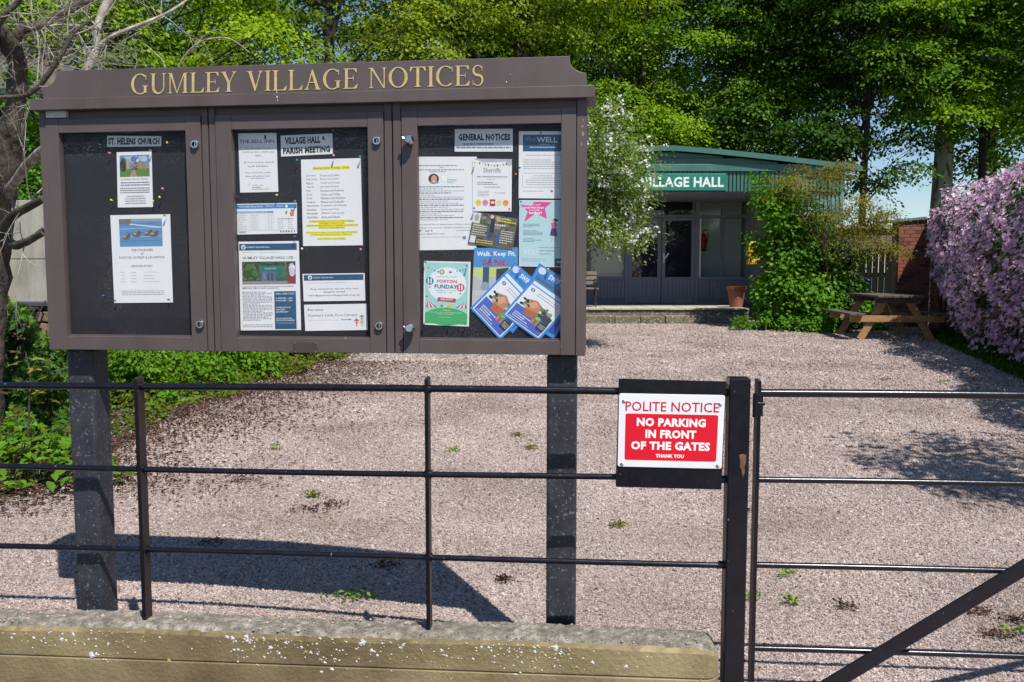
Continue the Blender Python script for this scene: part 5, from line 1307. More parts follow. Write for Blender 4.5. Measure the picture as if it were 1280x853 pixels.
# terracotta pot
M['terra'] = pm('terracotta', (.20,.07,.04), (.30,.115,.07), 7, .8, .3, 60)
pt = MB(); ph, pr = .46, .20
pt.lathe([(0,0),(pr*.68,0),(pr*.98,ph*.86),(pr*1.1,ph*.86),(pr*1.12,ph),(pr*.97,ph),(pr*.93,ph*.88),(0,ph*.86)], 24)
po = pt.build('terracotta_pot', M['terra'], None, smooth=True, loc=(X(921, YF+.35), YF+.35, zpl)); tag(po, 'large terracotta pot at the right end of the porch platform', 'pot')
# bench
M['slat_wood'] = pm('weathered_slat', (.14,.11,.085), (.24,.20,.16), 6, .85, .5, 30, stretch=(.2,1,1))
bxr = X(749, YF+.55)
bn = empty('garden_bench', (bxr-.65, YF+.55, zpl), 0, 'old iron and timber slatted bench on the porch left of the doors', 'bench')
for k in range(5): MB().box(-.62, .62, -.2+.085*k, -.13+.085*k, .40, .43).build('seat_slat', M['slat_wood'], bn, .004)
for k in range(3): MB().box(-.62, .62, .22+.02*k, .245+.02*k, .50+.11*k, .58+.11*k).build('back_slat', M['slat_wood'], bn, .004)
for sx in (-.56, .56):
    e = MB(); e.tube([(sx,-.24,0),(sx,-.20,.12),(sx,-.24,.25),(sx,-.2,.38),(sx,0,.39),(sx,.2,.38),(sx,.26,.6),(sx,.29,.85)], .016, 6); e.tube([(sx,.26,0),(sx,.2,.15),(sx,.22,.38)], .016, 6)
    e.tube([(sx,-.22,.38),(sx,-.25,.55),(sx,-.15,.63),(sx,.05,.62),(sx,.24,.58)], .014, 6); e.tube([(sx,-.2,.12),(sx,0,.2),(sx,.2,.15)], .012, 6)
    for cx_, cz_ in ((-.08,.5),(.08,.5),(-.1,.28),(.1,.28)): e.tube([(sx, cx_+.055*cos(a_), cz_+.055*sin(a_)) for a_ in np.linspace(0,2*pi,10)], .008, 5, caps=False)
    e.build('bench_end', M['bark_dark'], bn)

# ================================================================== BRICK WALL, GATE, BINS
YB = 17.0
M['brick'] = pm('red_brick', (.15,.048,.032), (.25,.08,.052), 5, .9, .4, 70, c3=(.32,.125,.08))
M['brick_dark'] = pm('burnt_brick', (.09,.035,.03), (.15,.055,.045), 5, .9, .4, 70)
M['mortar'] = pm('mortar', (.16,.13,.11), (.24,.20,.17), 12, .95, .4, 50)
M['coping'] = pm('slate_coping', (.08,.09,.11), (.16,.17,.2), 5, .6, .3, 40)
P0 = Vector((X(1163, YB), YB, 0)); P1 = Vector((5.56, 6.0, 0))
bxl = X(1122, YB); zbt = Z(273.5, YB); gB = G(YB)
bw = empty('brick_wall', (P0.x, YB, gB), 0, 'red brick garden wall with end pier behind the picnic table, under the pink clematis', 'brick wall')
BO = Vector((P0.x, YB, gB))
core = Off(BO); core.box(bxl+.012, P0.x-.012, YB+.012, YB+.34, gB-.1, zbt)
core.build('mortar_core', M['mortar'], bw)
dirw = (P1 - P0); Lw = dirw.length; dirw.normalize(); nrmw = Vector((dirw.y, -dirw.x, 0))   # towards the yard is -x
if nrmw.x > 0: nrmw = -nrmw
c2 = MB(); a_ = Vector((0,0,0)); 
def wq(s, off, z): p = P0 + dirw*s + nrmw*off - BO; return (p.x, p.y, z - gB)
vs = [wq(0,-.012,gB-.1),wq(Lw,-.012,-.1),wq(Lw,-.22,-.1),wq(0,-.22,gB-.1),wq(0,-.012,zbt),wq(Lw,-.012,zbt-.1),wq(Lw,-.22,zbt-.1),wq(0,-.22,zbt)]
c2.add(vs, [(0,3,2,1),(4,5,6,7),(0,1,5,4),(1,2,6,5),(2,3,7,6),(3,0,4,7)]); c2.build('mortar_core', M['mortar'], bw)
bh, bl = .075, .225
bm = {}
def brick_mesh(l, dark):
    k = (round(l,3), dark)
    if k not in bm: bm[k] = MB().box(-l/2+.005, l/2-.005, 0, .1, .005, bh-.005).mesh('brick', M['brick_dark' if dark else 'brick'])
    return bm[k]
rb_ = random.Random(8); nb = 0
course = int((zbt-gB)/bh)
for c in range(course):
    z = c*bh; x = bxl; first = True
    while x < P0.x - .02:
        l = bl if not (first and c % 2) else bl/2
        l = min(l, P0.x - x)
        if l > .03:
            o = link('brick', brick_mesh(l, rb_.random() < .3), bw, (x + l/2 - BO.x, rb_.uniform(-.004,.004), z)); nb += 1
        x += l; first = False
# courses along the return wall that show below and before the flowers
rotw = math.atan2(dirw.y, dirw.x)
for c in range(course):
    s = 0.0 + (bl/2 if c % 2 else 0)
    lim = 1.0 if c > 12 else 2.7
    while s + bl < lim:
        p = P0 + dirw*(s+bl/2) - BO
        o = link('brick', brick_mesh(bl, rb_.random() < .3), bw, (p.x, p.y, c*bh), rotw)
        # outward face: local -y must look at the yard
        o.rotation_euler = (0,0, rotw + (pi if Vector((sin(rotw), -cos(rotw), 0)).dot(nrmw) < 0 else 0))
        nb += 1; s += bl
print('bricks', nb)
cp = MB(); cp.prism([(bxl-BO.x-.22, zbt-gB-.09+.002),(bxl-BO.x-.22, zbt-gB-.03),(.06, zbt-gB+.06),(.06, zbt-gB+.002)], -.05, .4); cp.build('coping', M['coping'], bw, .006)
vs = [wq(.06,.05,zbt+.002),wq(Lw,.05,zbt-.09),wq(Lw,-.27,zbt-.09),wq(.06,-.27,zbt+.002),wq(.06,.05,zbt+.06),wq(Lw,.05,zbt-.03),wq(Lw,-.27,zbt-.03),wq(.06,-.27,zbt+.06)]
MB().add(vs, [(0,3,2,1),(4,5,6,7),(0,1,5,4),(1,2,6,5),(2,3,7,6),(3,0,4,7)]).build('coping', M['coping'], bw)
M['lead'] = pm('painted_flashing', (.45,.46,.5), (.6,.6,.63), 6, .5)
MB().box(-.13, -.004, -.012-.045, -.0455, zbt-gB-.42, zbt-gB-.03).build('flashing', M['lead'], bw)
# close boarded gate / fence
YG2 = 17.7
M['grey_wood'] = pm('silvered_board', (.15,.12,.09), (.26,.215,.165), 4, .9, .6, 30, stretch=(3,3,.25), dist=.006)
M['pale_wood'] = pm('yellowed_rail', (.42,.34,.19), (.52,.43,.26), 5, .8, .3, 30, stretch=(.3,1,1))
gx0, gx1 = X(1044, YG2), X(1121.5, YG2)
bf = empty('boarded_fence', (gx0, YG2, G(YG2)), 0, 'grey vertical board fence between the hall and the brick wall', 'fence')
nbd = 10; wbd = (gx1-gx0)/nbd
ztf, zbf = Z(295.5, YG2)-G(YG2), .05
for k in range(nbd):
    MB().box(k*wbd+.006, (k+1)*wbd-.008, rb_.uniform(-.006,.006), .022, zbf, ztf+rb_.uniform(-.012,.012)).build('board', M['grey_wood'], bf, .003)
for z in (.3, 1.0, ztf-.2): MB().box(0, gx1-gx0, .0225, .06, z, z+.09).build('back_rail', M['grey_wood'], bf)
MB().box(-.05, gx1-gx0+.12, -.06, .12, Z(285.5,YG2)-G(YG2), Z(281.5,YG2)-G(YG2)).build('top_rail', M['pale_wood'], bf, .004)
MB().box(-.02, gx1-gx0+.02, .024, .05, ztf+.0-.1, Z(286,YG2)-G(YG2)-.004).build('gap_filler', M['grey_wood'], bf)  # added board standing in for the dark gap under the top rail
for xx in (-.06, gx1-gx0-.14): MB().box(xx, xx+.1, .0605, .16, 0, Z(286,YG2)-G(YG2)).build('fence_post', M['grey_wood'], bf, .004)
bk = MB().box(gx1-gx0-.48, gx1-gx0-.06, -.045, -.008, Z(318,YG2)-G(YG2), Z(313.5,YG2)-G(YG2)).build('latch_bar', M['dark_gap'], bf, .004)
# wheelie bins
M['bin'] = pm('dark_bin_plastic', (.018,.02,.025), (.028,.03,.036), 6, .45)
M['bin_lid'] = pm('blue_bin_lid', (.02,.10,.34), (.03,.13,.40), 6, .4)
def bin_(x, y, lab, rz):
    r = empty('wheelie_bin', (x, y, G(y)), rz, lab, 'wheelie bin', 'wheelie bins by the boarded fence')
    b = MB(); v = []
    for z, w_, d0, d1 in ((.06,.20,-.22,.24),(.92,.27,-.32,.30)): v += [(-w_,d0,z),(w_,d0,z),(w_,d1,z),(-w_,d1,z)]
    b.add(v, [(0,3,2,1),(4,5,6,7),(0,1,5,4),(1,2,6,5),(2,3,7,6),(3,0,4,7)]); b.box(-.29,.29,-.335,-.3,.86,.93)
    b.build('bin_body', M['bin'], r, .015)
    l = MB(); v = []
    for z, w_, d0, d1 in ((.932,.295,-.36,.33),(.965,.29,-.35,.33),(1.02,.22,-.22,.28)): v += [(-w_,d0,z),(w_,d0,z),(w_,d1,z),(-w_,d1,z)]
    l.add(v, [(0,3,2,1),(8,9,10,11),(0,1,5,4),(1,2,6,5),(2,3,7,6),(3,0,4,7),(4,5,9,8),(5,6,10,9),(6,7,11,10),(7,4,8,11)]); l.build('bin_lid', M['bin_lid'], r, .01)
    MB().tube([(-.27,.36,.95),(.27,.36,.95)], .016, 8).build('handle', M['bin'], r)
    for s_ in (-1,1): MB().tube([(s_*.23,.26,.1),(s_*.28,.26,.1)], .1, 14).build('wheel', M['dark_gap'], r)
    MB().box(-.12, .12, -.318, -.300, .45, .66).build('number_panel', M['white_paint'], r)
bin_(X(1060,17.1), 17.1, 'blue lidded dark wheelie bin nearest the boarded fence', .1)
bin_(X(1041,17.0), 17.0, 'blue lidded dark wheelie bin deeper behind the leafy bush', -.1)

# ================================================================== PICNIC TABLE
M['table_grey'] = pm('weathered_table_top', (.055,.045,.038), (.11,.092,.078), 5, .85, .5, 30, stretch=(1,.15,1), dist=.004)
M['table_warm'] = pm('warm_table_leg', (.26,.13,.055), (.42,.24,.11), 5, .75, .3, 30, stretch=(.3,1,1), dist=.004)
YT = 13.96
tx = (X(1097,YT)+X(1158,YT))/2
tn, tf = Vector((X(1127,YT), YT, 0)), None
tb_ = empty('picnic_table', (tx, YT, G(YT+.5)), RAD(-6), 'timber picnic table with attached benches in front of the brick wall', 'picnic table')
TL = 1.7
for k in range(6): MB().box(-.375+k*.126, -.375+k*.126+.118, -.02, TL, .715+rb_.uniform(-.002,.002), .752).build('top_plank', M['table_grey'], tb_, .004)
for s_ in (-1, 1):
    for k in range(2):
        xa_ = s_*(.62+.13*k) - .06; MB().box(xa_, xa_+.12, -.02, TL, .415, .45).build('seat_plank', M['table_grey'], tb_, .004)
for ya_, mt in ((.20,'table_warm'),(TL-.28,'table_warm')):
    for s_ in (-1, 1):
        MB().bar((s_*.17, ya_, .714), (s_*.58, ya_, 0), .042, .115, up=(1,0,0)).build('leg', M[mt], tb_, .004)
    MB().box(-.76, .76, ya_-.062, ya_-.022, .30, .412).build('bench_bearer', M[mt], tb_, .004)
    MB().box(-.36, .36, ya_-.062, ya_-.022, .62, .714).build('top_bearer', M['table_grey'], tb_, .004)
MB().bar((0, .19, .36), (0, .68, .70), .09, .04, up=(0,1,0)).build('brace', M['table_warm'], tb_, .004)
MB().bar((0, TL-.28, .36), (0, TL-.75, .70), .09, .04, up=(0,1,0)).build('brace', M['table_warm'], tb_, .004)
# ================================================================== CLEMATIS
LM['clem'] = leafmat('clematis_petal', (.41,.22,.36), (.67,.46,.60), (.94,.81,.88), .25, .6, .2)
LM['clem_leaf'] = leafmat('clematis_leaf', (.02,.05,.012), (.045,.09,.02), (.09,.16,.03), .3)
LM['white'] = leafmat('white_petal', (.62,.62,.58), (.74,.74,.70), (.84,.84,.82), .3, .6, .2)
LM['bush'] = leafmat('bush_leaf', (.03,.10,.010), (.09,.22,.018), (.20,.38,.035), .4)
LM['pear'] = leafmat('pear_leaf', (.07,.12,.02), (.15,.23,.04), (.26,.34,.07), .4)
LM['acer'] = leafmat('acer_leaf', (.08,.09,.02), (.17,.17,.03), (.28,.22,.05), .4)
LM['ivy'] = leafmat('ivy_leaf', (.015,.045,.010), (.03,.085,.014), (.08,.17,.03), .25, .5, .2)
LM['herb'] = leafmat('herb_leaf', (.06,.15,.012), (.11,.24,.018), (.19,.35,.035), .4)
LM['olive'] = leafmat('olive_leaf', (.07,.085,.015), (.12,.13,.02), (.17,.19,.03), .35)
LM['litter'] = leafmat('dry_leaf', (.03,.014,.009), (.07,.032,.02), (.13,.07,.04), .1)
cl = empty('clematis', (P0.x, YB, gB), 0, 'huge mass of pale pink clematis flowers tumbling over the brick wall', 'climbing shrub')
CO = np.array([P0.x, YB, gB])
dw = np.array(dirw); nw = np.array(nrmw)
def clem_pts(n, seed):
    r = np.random.default_rng(seed)
    s = r.uniform(.95, Lw+.6, n*2); t = r.uniform(0, 1, n*2)           # t: 0 bottom, 1 over the top
    # lower edge of the mass, metres over the ground
    low = np.interp(s, [0,.9,1.4,2.0,3.0,4.5,6,8,11], [1.9,1.55,1.15,.80,.45,.25,.12,.10,.1]) + .12*np.sin(s*5.3) + .07*np.sin(s*11+1)
    top = 2.28 + np.interp(s, [0,.95,1.6,2.5,4,6,8,11], [.0,.0,.10,.12,.14,.16,.16,.3]) + .10*np.sin(s*3.1) + .06*np.sin(s*7.7)
    H = top - low
    ang = t*1.25                                # beyond 1 wraps over the top
    z = low + H*np.minimum(t*1.16, 1)
    bulge = (.22 + .42*np.sin(np.clip(t*1.16,0,1)*pi*.80+.25)) * np.interp(s,[.9,2,3.5,5,20],[.12,.45,.8,1,1.05])
    lump = np.interp(s,[.9,2.5],[.2,1])*.20*np.sin(s*2.6+z*3.0)*np.sin(z*4.1+s*1.3) + .13*np.sin(s*6.1+z*5.7)*np.sin(z*9+s*2.2)
    off = bulge + lump
    over = t > .86
    k = (t-.86)/.14
    off = np.where(over, off*(1-k) - .35*k, off); z = np.where(over, top + .10*np.sin(k*pi) , z)
    ok = (r.uniform(0,1,n*2) < .55)
    s, z, off, over, k = s[ok], z[ok], off[ok], over[ok], k[ok]
    m = len(s)
    p = np.array([P0.x,P0.y,0])[None] + dw[None]*s[:,None] + nw[None]*off[:,None]
    g = np.array([G(v) for v in p[:,1]]); p[:,2] = z + g
    nn = nw[None]*np.where(over,.25,1.0)[:,None] + np.array([0,0,1.0])[None]*np.where(over,1.3,.38)[:,None]
    return p - CO[None], unit(nn), r
C, Nn, r_ = clem_pts(21000, 11)
ns_ = np.sin(C[:,1]*3.7+C[:,2]*2.2) + np.sin(C[:,2]*7.3-C[:,1]*2.9+1) + np.sin(C[:,1]*8.1+C[:,2]*4.4) + .8*np.sin(C[:,1]*15+C[:,2]*11)
kp = r_.uniform(-1.6,.3,len(C)) < ns_*.62
C, Nn = C[kp], Nn[kp]
C = C - Nn*r_.uniform(0,.10,(len(C),1)) + r_.normal(size=C.shape)*.03
n = len(C); fn = unit(Nn + r_.normal(size=(n,3))*.45 + np.array([.0,-.25,.25]))
ax = unit(np.cross(fn, r_.normal(size=(n,3)))); ay = np.cross(fn, ax); sz_ = r_.uniform(.028,.046,n)
Cs, Ds, Ns, Ls, Ts = [], [], [], [], []
tt = np.clip(r_.uniform(0,.8,n) + .25*np.sin(C[:,1]*4.3)*np.sin(C[:,2]*6+C[:,1]*2), 0, 1)
for q in range(4):
    a = pi/2*q + .2
    Cs.append(C); Ds.append(ax*cos(a) + ay*sin(a) + fn*.12); Ns.append(fn + r_.normal(size=(n,3))*.1); Ls.append(sz_); Ts.append(np.clip(tt+r_.uniform(-.12,.12,n),0,1))
leaves_obj('blossom', np.concatenate(Cs), np.concatenate(Ds), np.concatenate(Ns), np.concatenate(Ls), np.concatenate(Ls)*.72, [LM['clem']], cl, 'kite', np.concatenate(Ts))['kind'] = 'stuff'
C, Nn, r_ = clem_pts(9000, 12)
C = C - Nn*r_.uniform(.0,.22,(len(C),1)); n = len(C); L_ = r_.uniform(.05,.09,n)
leaves_obj('foliage', C, r_.normal(size=(n,3))-np.array([0,0,.4]), Nn + r_.normal(size=(n,3))*.6, L_, L_*.6, [LM['clem_leaf']], cl, 'kite', r_.uniform(0,1,n))['kind'] = 'stuff'
st_ = MB()
for k in range(26):
    s = random.uniform(.8, Lw); p = P0 + dirw*s + nrmw*.08 - Vector(CO); z1 = 2.3
    st_.tube(wander((p.x,p.y,G(p.y+YB)-gB), (p.x+random.uniform(-.3,.3), p.y+random.uniform(-.4,.4), z1), 8, .03), [.02-.0016*i for i in range(8)], 6)
st_.build('stem', M['bark_dark'], cl, smooth=True)['kind'] = 'stuff'

def leafy(name, label, cat, x, y, lobes, leaf, n_sprays, per, sr, L_, ratio=.72, shape='kite', group=None, stems=10, stem_r=.018, flatn=.5, droop=.3, shell=.35, bark='bark_dark', cl_=6, cr=1.4, keep=None, z=None, trunk=None):
    root = empty(name, (x, y, G(y) if z is None else z), 0, label, cat, group)
    C, D, Nn, tint, sc = crown(lobes, n_sprays, per, sr, flatn, droop, shell, keep, cl_, cr)
    ok = C[:,2] > .02; C, D, Nn, tint = C[ok], D[ok], Nn[ok], tint[ok]
    n = len(C); ll = L_*rng.uniform(.65,1.3,n)
    leaves_obj('foliage', C, D, Nn, ll, ll*ratio, [LM[leaf]], root, shape, tint)['kind'] = 'stuff'
    sb_ = MB()
    ends = sc[rng.choice(len(sc), min(len(sc), stems), replace=False)]
    for e in ends:
        b0 = Vector(trunk[-1]) if trunk else Vector((random.uniform(-.15,.15), random.uniform(-.1,.1), 0))
        pth = wander(b0, e, 7, .05, .04)
        sb_.tube(pth, [stem_r*(1-.8*i/6) for i in range(7)], 6)
    if trunk: sb_.tube(trunk, [stem_r*3.2*(1-.35*i/(len(trunk)-1)) for i in range(len(trunk))], 10)
    sb_.build('stem', M[bark], root, smooth=True)
    return root, C, sc
# --- white blossom tree left of the hall
bx_, by_ = X(742, 12.6), 12.6
r0, C, sc = leafy('blossom_tree', 'small tree covered in white blossom beside the right edge of the notice board', 'tree', bx_-.25, by_,
   [lob(.02,0,2.55,.98,.8,.95), lob(-.1,0,3.3,.72,.6,.62), lob(.45,-.1,2.05,.62,.5,.5), lob(-.45,0,1.75,.7,.6,.55), lob(-.9,0,2.8,.8,.7,.9), lob(.66,-.05,2.62,.52,.5,.42), lob(.5,0,1.95,.5,.4,.5)], 'pear', 860, 46, .25, .05, .6, stems=30, stem_r=.012, flatn=.8, trunk=[(-.5,.1,-.1),(-.48,.1,.6),(-.4,.08,1.3)], cr=1.3)
def blossom(root, sc, n, per, r, L_, mat='white', five=True):
    k = rng.choice(len(sc), n); c = sc[k] + rng.normal(size=(n,3))*r*1.2; c[:,1] -= .04
    pc = (c[:,None,:] + rng.normal(size=(n,per,3))*r*.42).reshape(-1,3); m = len(pc)
    f = unit(rng.normal(size=(m,3)) + np.array([.2,-.6,.8])); ax = unit(np.cross(f, rng.normal(size=(m,3)))); ay = np.cross(f, ax)
    Cc, Dd, Nn_, Ll = [], [], [], []
    for q in range(5):
        a = 2*pi*q/5; Cc.append(pc); Dd.append(ax*cos(a)+ay*sin(a)+f*.15); Nn_.append(f); Ll.append(L_*rng.uniform(.8,1.2,m))
    Ll = np.concatenate(Ll)
    leaves_obj('blossom', np.concatenate(Cc), np.concatenate(Dd), np.concatenate(Nn_), Ll, Ll*.85, [LM[mat]], root, 'kite')['kind'] = 'stuff'
blossom(r0, sc[sc[:,1] < .25], 1250, 5, .055, .021)
# --- big bush right of the porch
r0, C, sc = leafy('leafy_bush', 'large bright green leafy bush against the right side of the hall', 'bush', X(990,16.6), 16.6,
   [lob(0,0,.75,.85,.6,.7), lob(.8,-.1,.45,.55,.4,.42), lob(.05,.1,2.0,.25,.25,.75), lob(.55,.1,1.75,.25,.25,.6), lob(.95,.1,1.1,.22,.25,.5), lob(-.20,0,1.75,.42,.5,.8), lob(.45,0,1.35,.65,.5,.6), lob(-.38,.1,2.45,.34,.4,.55), lob(.1,-.2,.45,1.0,.6,.45), lob(.75,.1,.7,.5,.4,.6)], 'bush', 760, 34, .21, .09, .74, stems=40, flatn=1.3, droop=.5, cr=1.3, shell=.2)
blossom(r0, sc[sc[:,2] < 1.7], 16, 7, .03, .035)
# --- acer above it
leafy('acer_tree', 'thin bronze green small tree with bare arching twigs over the leafy bush', 'tree', X(1035,16.35), 16.35,
   [lob(.1,0,2.15,1.3,.6,.40), lob(-.6,0,2.75,.8,.5,.38), lob(.1,0,2.85,.6,.4,.3), lob(.85,0,2.0,.6,.5,.35), lob(.2,0,1.7,.7,.4,.25), lob(.9,0,1.55,.45,.3,.15)], 'acer', 330, 34, .25, .058, .42, stems=26, stem_r=.010, flatn=.4, bark='bark_grey', trunk=[(0,0,-.1),(.03,0,.6),(-.02,0,1.2)], cr=1.3)
for i, (px, d_, h_, lab) in enumerate(((948,16.3,.36,'low green weeds at the foot of the porch corner'),(1012,15.9,.40,'low green leaves under the acer beside the bush'),(1052,15.6,.34,'low green leaves by the left leg of the picnic table'),(1088,16.3,.32,'low green leaves behind the picnic table legs'))):
    leafy('low_plant', lab, 'plant', X(px,d_), d_, [lob(0,0,h_*.45,.38,.3,h_*.5)], 'bush', 40, 30, .13, .06, .7, group='low plants along the hall bed', stems=6, stem_r=.006, flatn=.8)

# ================================================================== LEFT SIDE
# bed and ground cover
bedpx = [(-60,632),(40,616),(88,606),(130,568),(200,532),(268,508),(330,486),(385,468),(420,456),(440,449)]
edge = [gnd(*p) for p in bedpx]
V = []; F = []
for i, p in enumerate(edge):
    V += [(p.x + .04*sin(i*2.3), p.y, G(p.y)+.006), (-9.5, p.y + 2.2, G(p.y)+.03)]
for i in range(len(edge)-1): F.append((2*i, 2*i+2, 2*i+3, 2*i+1))
V += [(-9.5, 2.9, .02)]; F.append((0, 1, len(V)-1))
V += [(edge[-1].x-.2, 14, G(14)+.02), (-9.5, 14, G(14)+.03)]; F.append((2*len(edge)-2, len(V)-2, len(V)-1, 2*len(edge)-1))
bo = MB().add(V, F).build('planting_bed', M['soil']); bo['kind'] = 'structure'
ex_ = np.array([[p.x, p.y] for p in edge])
def edge_x(y): return np.interp(y, ex_[:,1], ex_[:,0])
# dry litter: densest along the edge, thinning over the gravel
n = 21000; y = rng.uniform(4.2, 11, n)**1.0; x = edge_x(y) - .25 + np.abs(rng.normal(size=n))*.55*(.5+y/9) - rng.uniform(0,.5,n)*(rng.uniform(size=n) < .5)
x += .12*np.sin(y*3); C = np.stack([x, y, SLOPE*np.clip(y-YG,0,99)+.008+rng.uniform(0,.012,n)], 1)
L_ = rng.uniform(.012,.04,n); Nn = rng.normal(size=(n,3))*.35 + np.array([0,0,1.]); D = rng.normal(size=(n,3))*np.array([1,1,.15])
leaves_obj('leaf_litter', C, D, Nn, L_, L_*rng.uniform(.25,.6,n), [LM['litter']], None, 'kite')['kind'] = 'stuff'
# green ground cover in the bed, low at the rim, rising away from it
n = 26000; y = rng.uniform(4.3, 12.5, n); d_ = rng.uniform(0.02, 1, n)**1.1*2.6; x = edge_x(y) - .12 - d_ + .1*np.sin(y*4)
hgt = np.clip(.05 + .22*d_ + .06*np.sin(x*5)+.05*np.sin(y*6+x*3), .02, .42)
z = SLOPE*np.clip(y-YG,0,99) + hgt*rng.uniform(.35,1,n)
C = np.stack([x,y,z],1); L_ = rng.uniform(.025,.06,n)*(.7+.12*np.clip(y-4,0,6)); tint = np.clip(rng.uniform(0,1,n)*.7+.3*(np.sin(x*3+y*2)>0),0,1)
mi = (rng.uniform(size=n) < np.where(d_ < .7, .75, .2)).astype(int)
leaves_obj('ground_cover', C, rng.normal(size=(n,3))*np.array([1,1,.5]), rng.normal(size=(n,3))*.45+np.array([.1,-.35,.9]), L_, L_*.6, [LM['herb'], LM['olive']], None, 'kite', tint, mi)['kind'] = 'stuff'
# bushy herbs seen under the board
for i, (px, d_, h_, w_, lab, lf) in enumerate(((150,7.6,.55,.55,'bright green leafy plant just right of the left post of the board','herb'),(215,8.4,.52,.6,'bright green leafy plant above the first railing upright','herb'),(285,9.6,.48,.65,'bright green leafy plant under the gap between left and middle doors','herb'),(345,11.2,.46,.6,'dark green leafy plant under the small dark plaque','bush'),(395,12.2,.40,.5,'dark green leafy plant furthest right in the left bed','bush'))):
    leafy('leafy_herb', lab, 'plant', X(px,d_), d_, [lob(0,0,h_*.45,w_,.4,h_*.55), lob(-.2,.1,h_*.7,w_*.6,.35,h_*.4)], lf, 90, 30, .15, .065+.003*i, .55, group='leafy plants along the left bed', stems=10, stem_r=.006, flatn=.9)
# overgrown retaining wall
M['brown_stone'] = pm('ironstone', (.12,.08,.045), (.22,.155,.09), 5, .95, .6, 30, dist=.01, c3=(.28,.21,.13))
M['slate'] = pm('slate', (.035,.035,.05), (.07,.07,.09), 6, .5, .3, 40)
M['conc_panel'] = pm('stained_panel', (.19,.18,.14), (.33,.315,.26), 3.5, .9, .3, 30, stretch=(1,1,.35), c3=(.40,.385,.32), detail=10)
sw = empty('stone_wall', (-4.6, 7.4, 0), RAD(-8), 'brown ironstone retaining wall topped with dark slates behind the ivy', 'wall')
MB().box(-3.0, .62, .03, .3, 0, .93).build('wall_core', M['soil'], sw)
rs = random.Random(2); z = 0
while z < .9:
    h_ = rs.uniform(.09,.15); x = -.6
    while x < .6:
        l = rs.uniform(.16,.38); MB().box(x+.006, min(.63,x+l)-.006, rs.uniform(-.03,0), .028, z+.005, min(.93,z+h_)-.005).build('stone', M['brown_stone'], sw, .012); x += l
    z += h_
for k in range(5):
    MB().box(-.9+k*.28, -.63+k*.28, -.09+rs.uniform(-.02,.02), .33, .935+rs.uniform(0,.012), .965).build('slate', M['slate'], sw, .003)
for k in range(5):
    MB().box(-.8+k*.29, -.53+k*.29, -.02+rs.uniform(-.02,.02), .33, .975+rs.uniform(0,.012), 1.0).build('slate', M['slate'], sw, .003)
pw_ = empty('panel_wall', (X(30,9.6), 9.6, G(9.6)), RAD(-6), 'pale stained concrete panel wall behind the dark tree trunk', 'wall')
for k in range(3):
    for j in range(3): MB().box(-2.9+k*1.1+.004, -1.8+k*1.1-.004, 0, .08, j*.67+.004, (j+1)*.67-.004).build('panel', M['conc_panel'], pw_, .006)
# building behind, far left
M['roof_grey'] = pm('mossy_slates', (.05,.045,.04), (.11,.10,.08), 6, .9, .8, 20, stretch=(1,1,1))
M['shed_wall'] = pm('shed_wall', (.10,.09,.08), (.16,.15,.13), 4, .9)
YH = 13.5
hx0, hx1 = X(20,YH), X(108,YH); ze, zr = Z(112,YH), Z(62,YH)
sh_ = empty('outbuilding', (hx0, YH, G(YH)), 0, 'dark outbuilding with mossy slate roof behind the bare branches at upper left', 'outbuilding')
def rel(x, y, z): return (x-hx0, y-YH, z-G(YH))
MB().box(-4.0, hx1-hx0-.5, .3, 4, 0, ze-G(YH)-.05).build('wall', M['shed_wall'], sh_)
MB().box(-.9, hx1-hx0-.6, .27, .299, .2, ze-G(YH)-.25).build('doorway', M['dark_gap'], sh_)
nr = 14; dzr = (Z(58,YH)-ze)
for k in range(nr):
    t = k/nr; z0 = ze - G(YH) + 1.9*t*.95; y0 = -.1 + 2.2*t
    x_end = hx1 - hx0 - 1.15*t
    q = MB(); q.bar((-4.2, y0, z0), (x_end, y0, z0), .24, .022, up=(0,-.65,.75)); q.build('slate_course', M['roof_grey'], sh_)
MB().box(-.25, hx1-hx0-.02, -.22, -.12, ze-G(YH)-.12, ze-G(YH)-.02).build('gutter', M['slate'], sh_, .01)
# --- gnarled bare tree at the far left
def tubes(nm, lst, mt, par): 
    for pts, r in lst:
        MB().tube(pts, r, 10).build(nm, M[mt], par, smooth=True)
def pathpx(pts):
    """limb traced as sight points each at its own distance"""
    return [at(a, b, Y) for a, b, Y in pts]
def smooth_path(P_, R_, k=4):
    out, rr2 = [], []
    n_ = len(P_)
    for i in range(n_-1):
        p0 = P_[max(i-1,0)]; p1 = P_[i]; p2 = P_[i+1]; p3 = P_[min(i+2,n_-1)]
        for j in range(k):
            t = j/k
            out.append(0.5*((2*p1) + (p2-p0)*t + (2*p0-5*p1+4*p2-p3)*t*t + (3*p1-p0-3*p2+p3)*t**3)); rr2.append(R_[i]*(1-t)+R_[i+1]*t)
    out.append(P_[-1]); rr2.append(R_[-1]); return out, rr2
M['bark_left'] = pm('rough_cherry_bark', (.018,.014,.011), (.06,.048,.034), 7, .95, 1, 30, dist=.03, stretch=(1,1,.5), c3=(.15,.125,.085))
M['birch'] = pm('pale_bark', (.12,.10,.075), (.27,.24,.20), 14, .85, .8, 40, dist=.01, stretch=(1,1,.6), c3=(.50,.47,.42))
YL = 5.6
base = at(-6, 480, YL)
gt = empty('bare_tree', (base.x, YL, 0), 0, 'gnarled rough barked tree with bare grey branches at the far left edge', 'tree')
off = Vector((base.x, YL, 0))
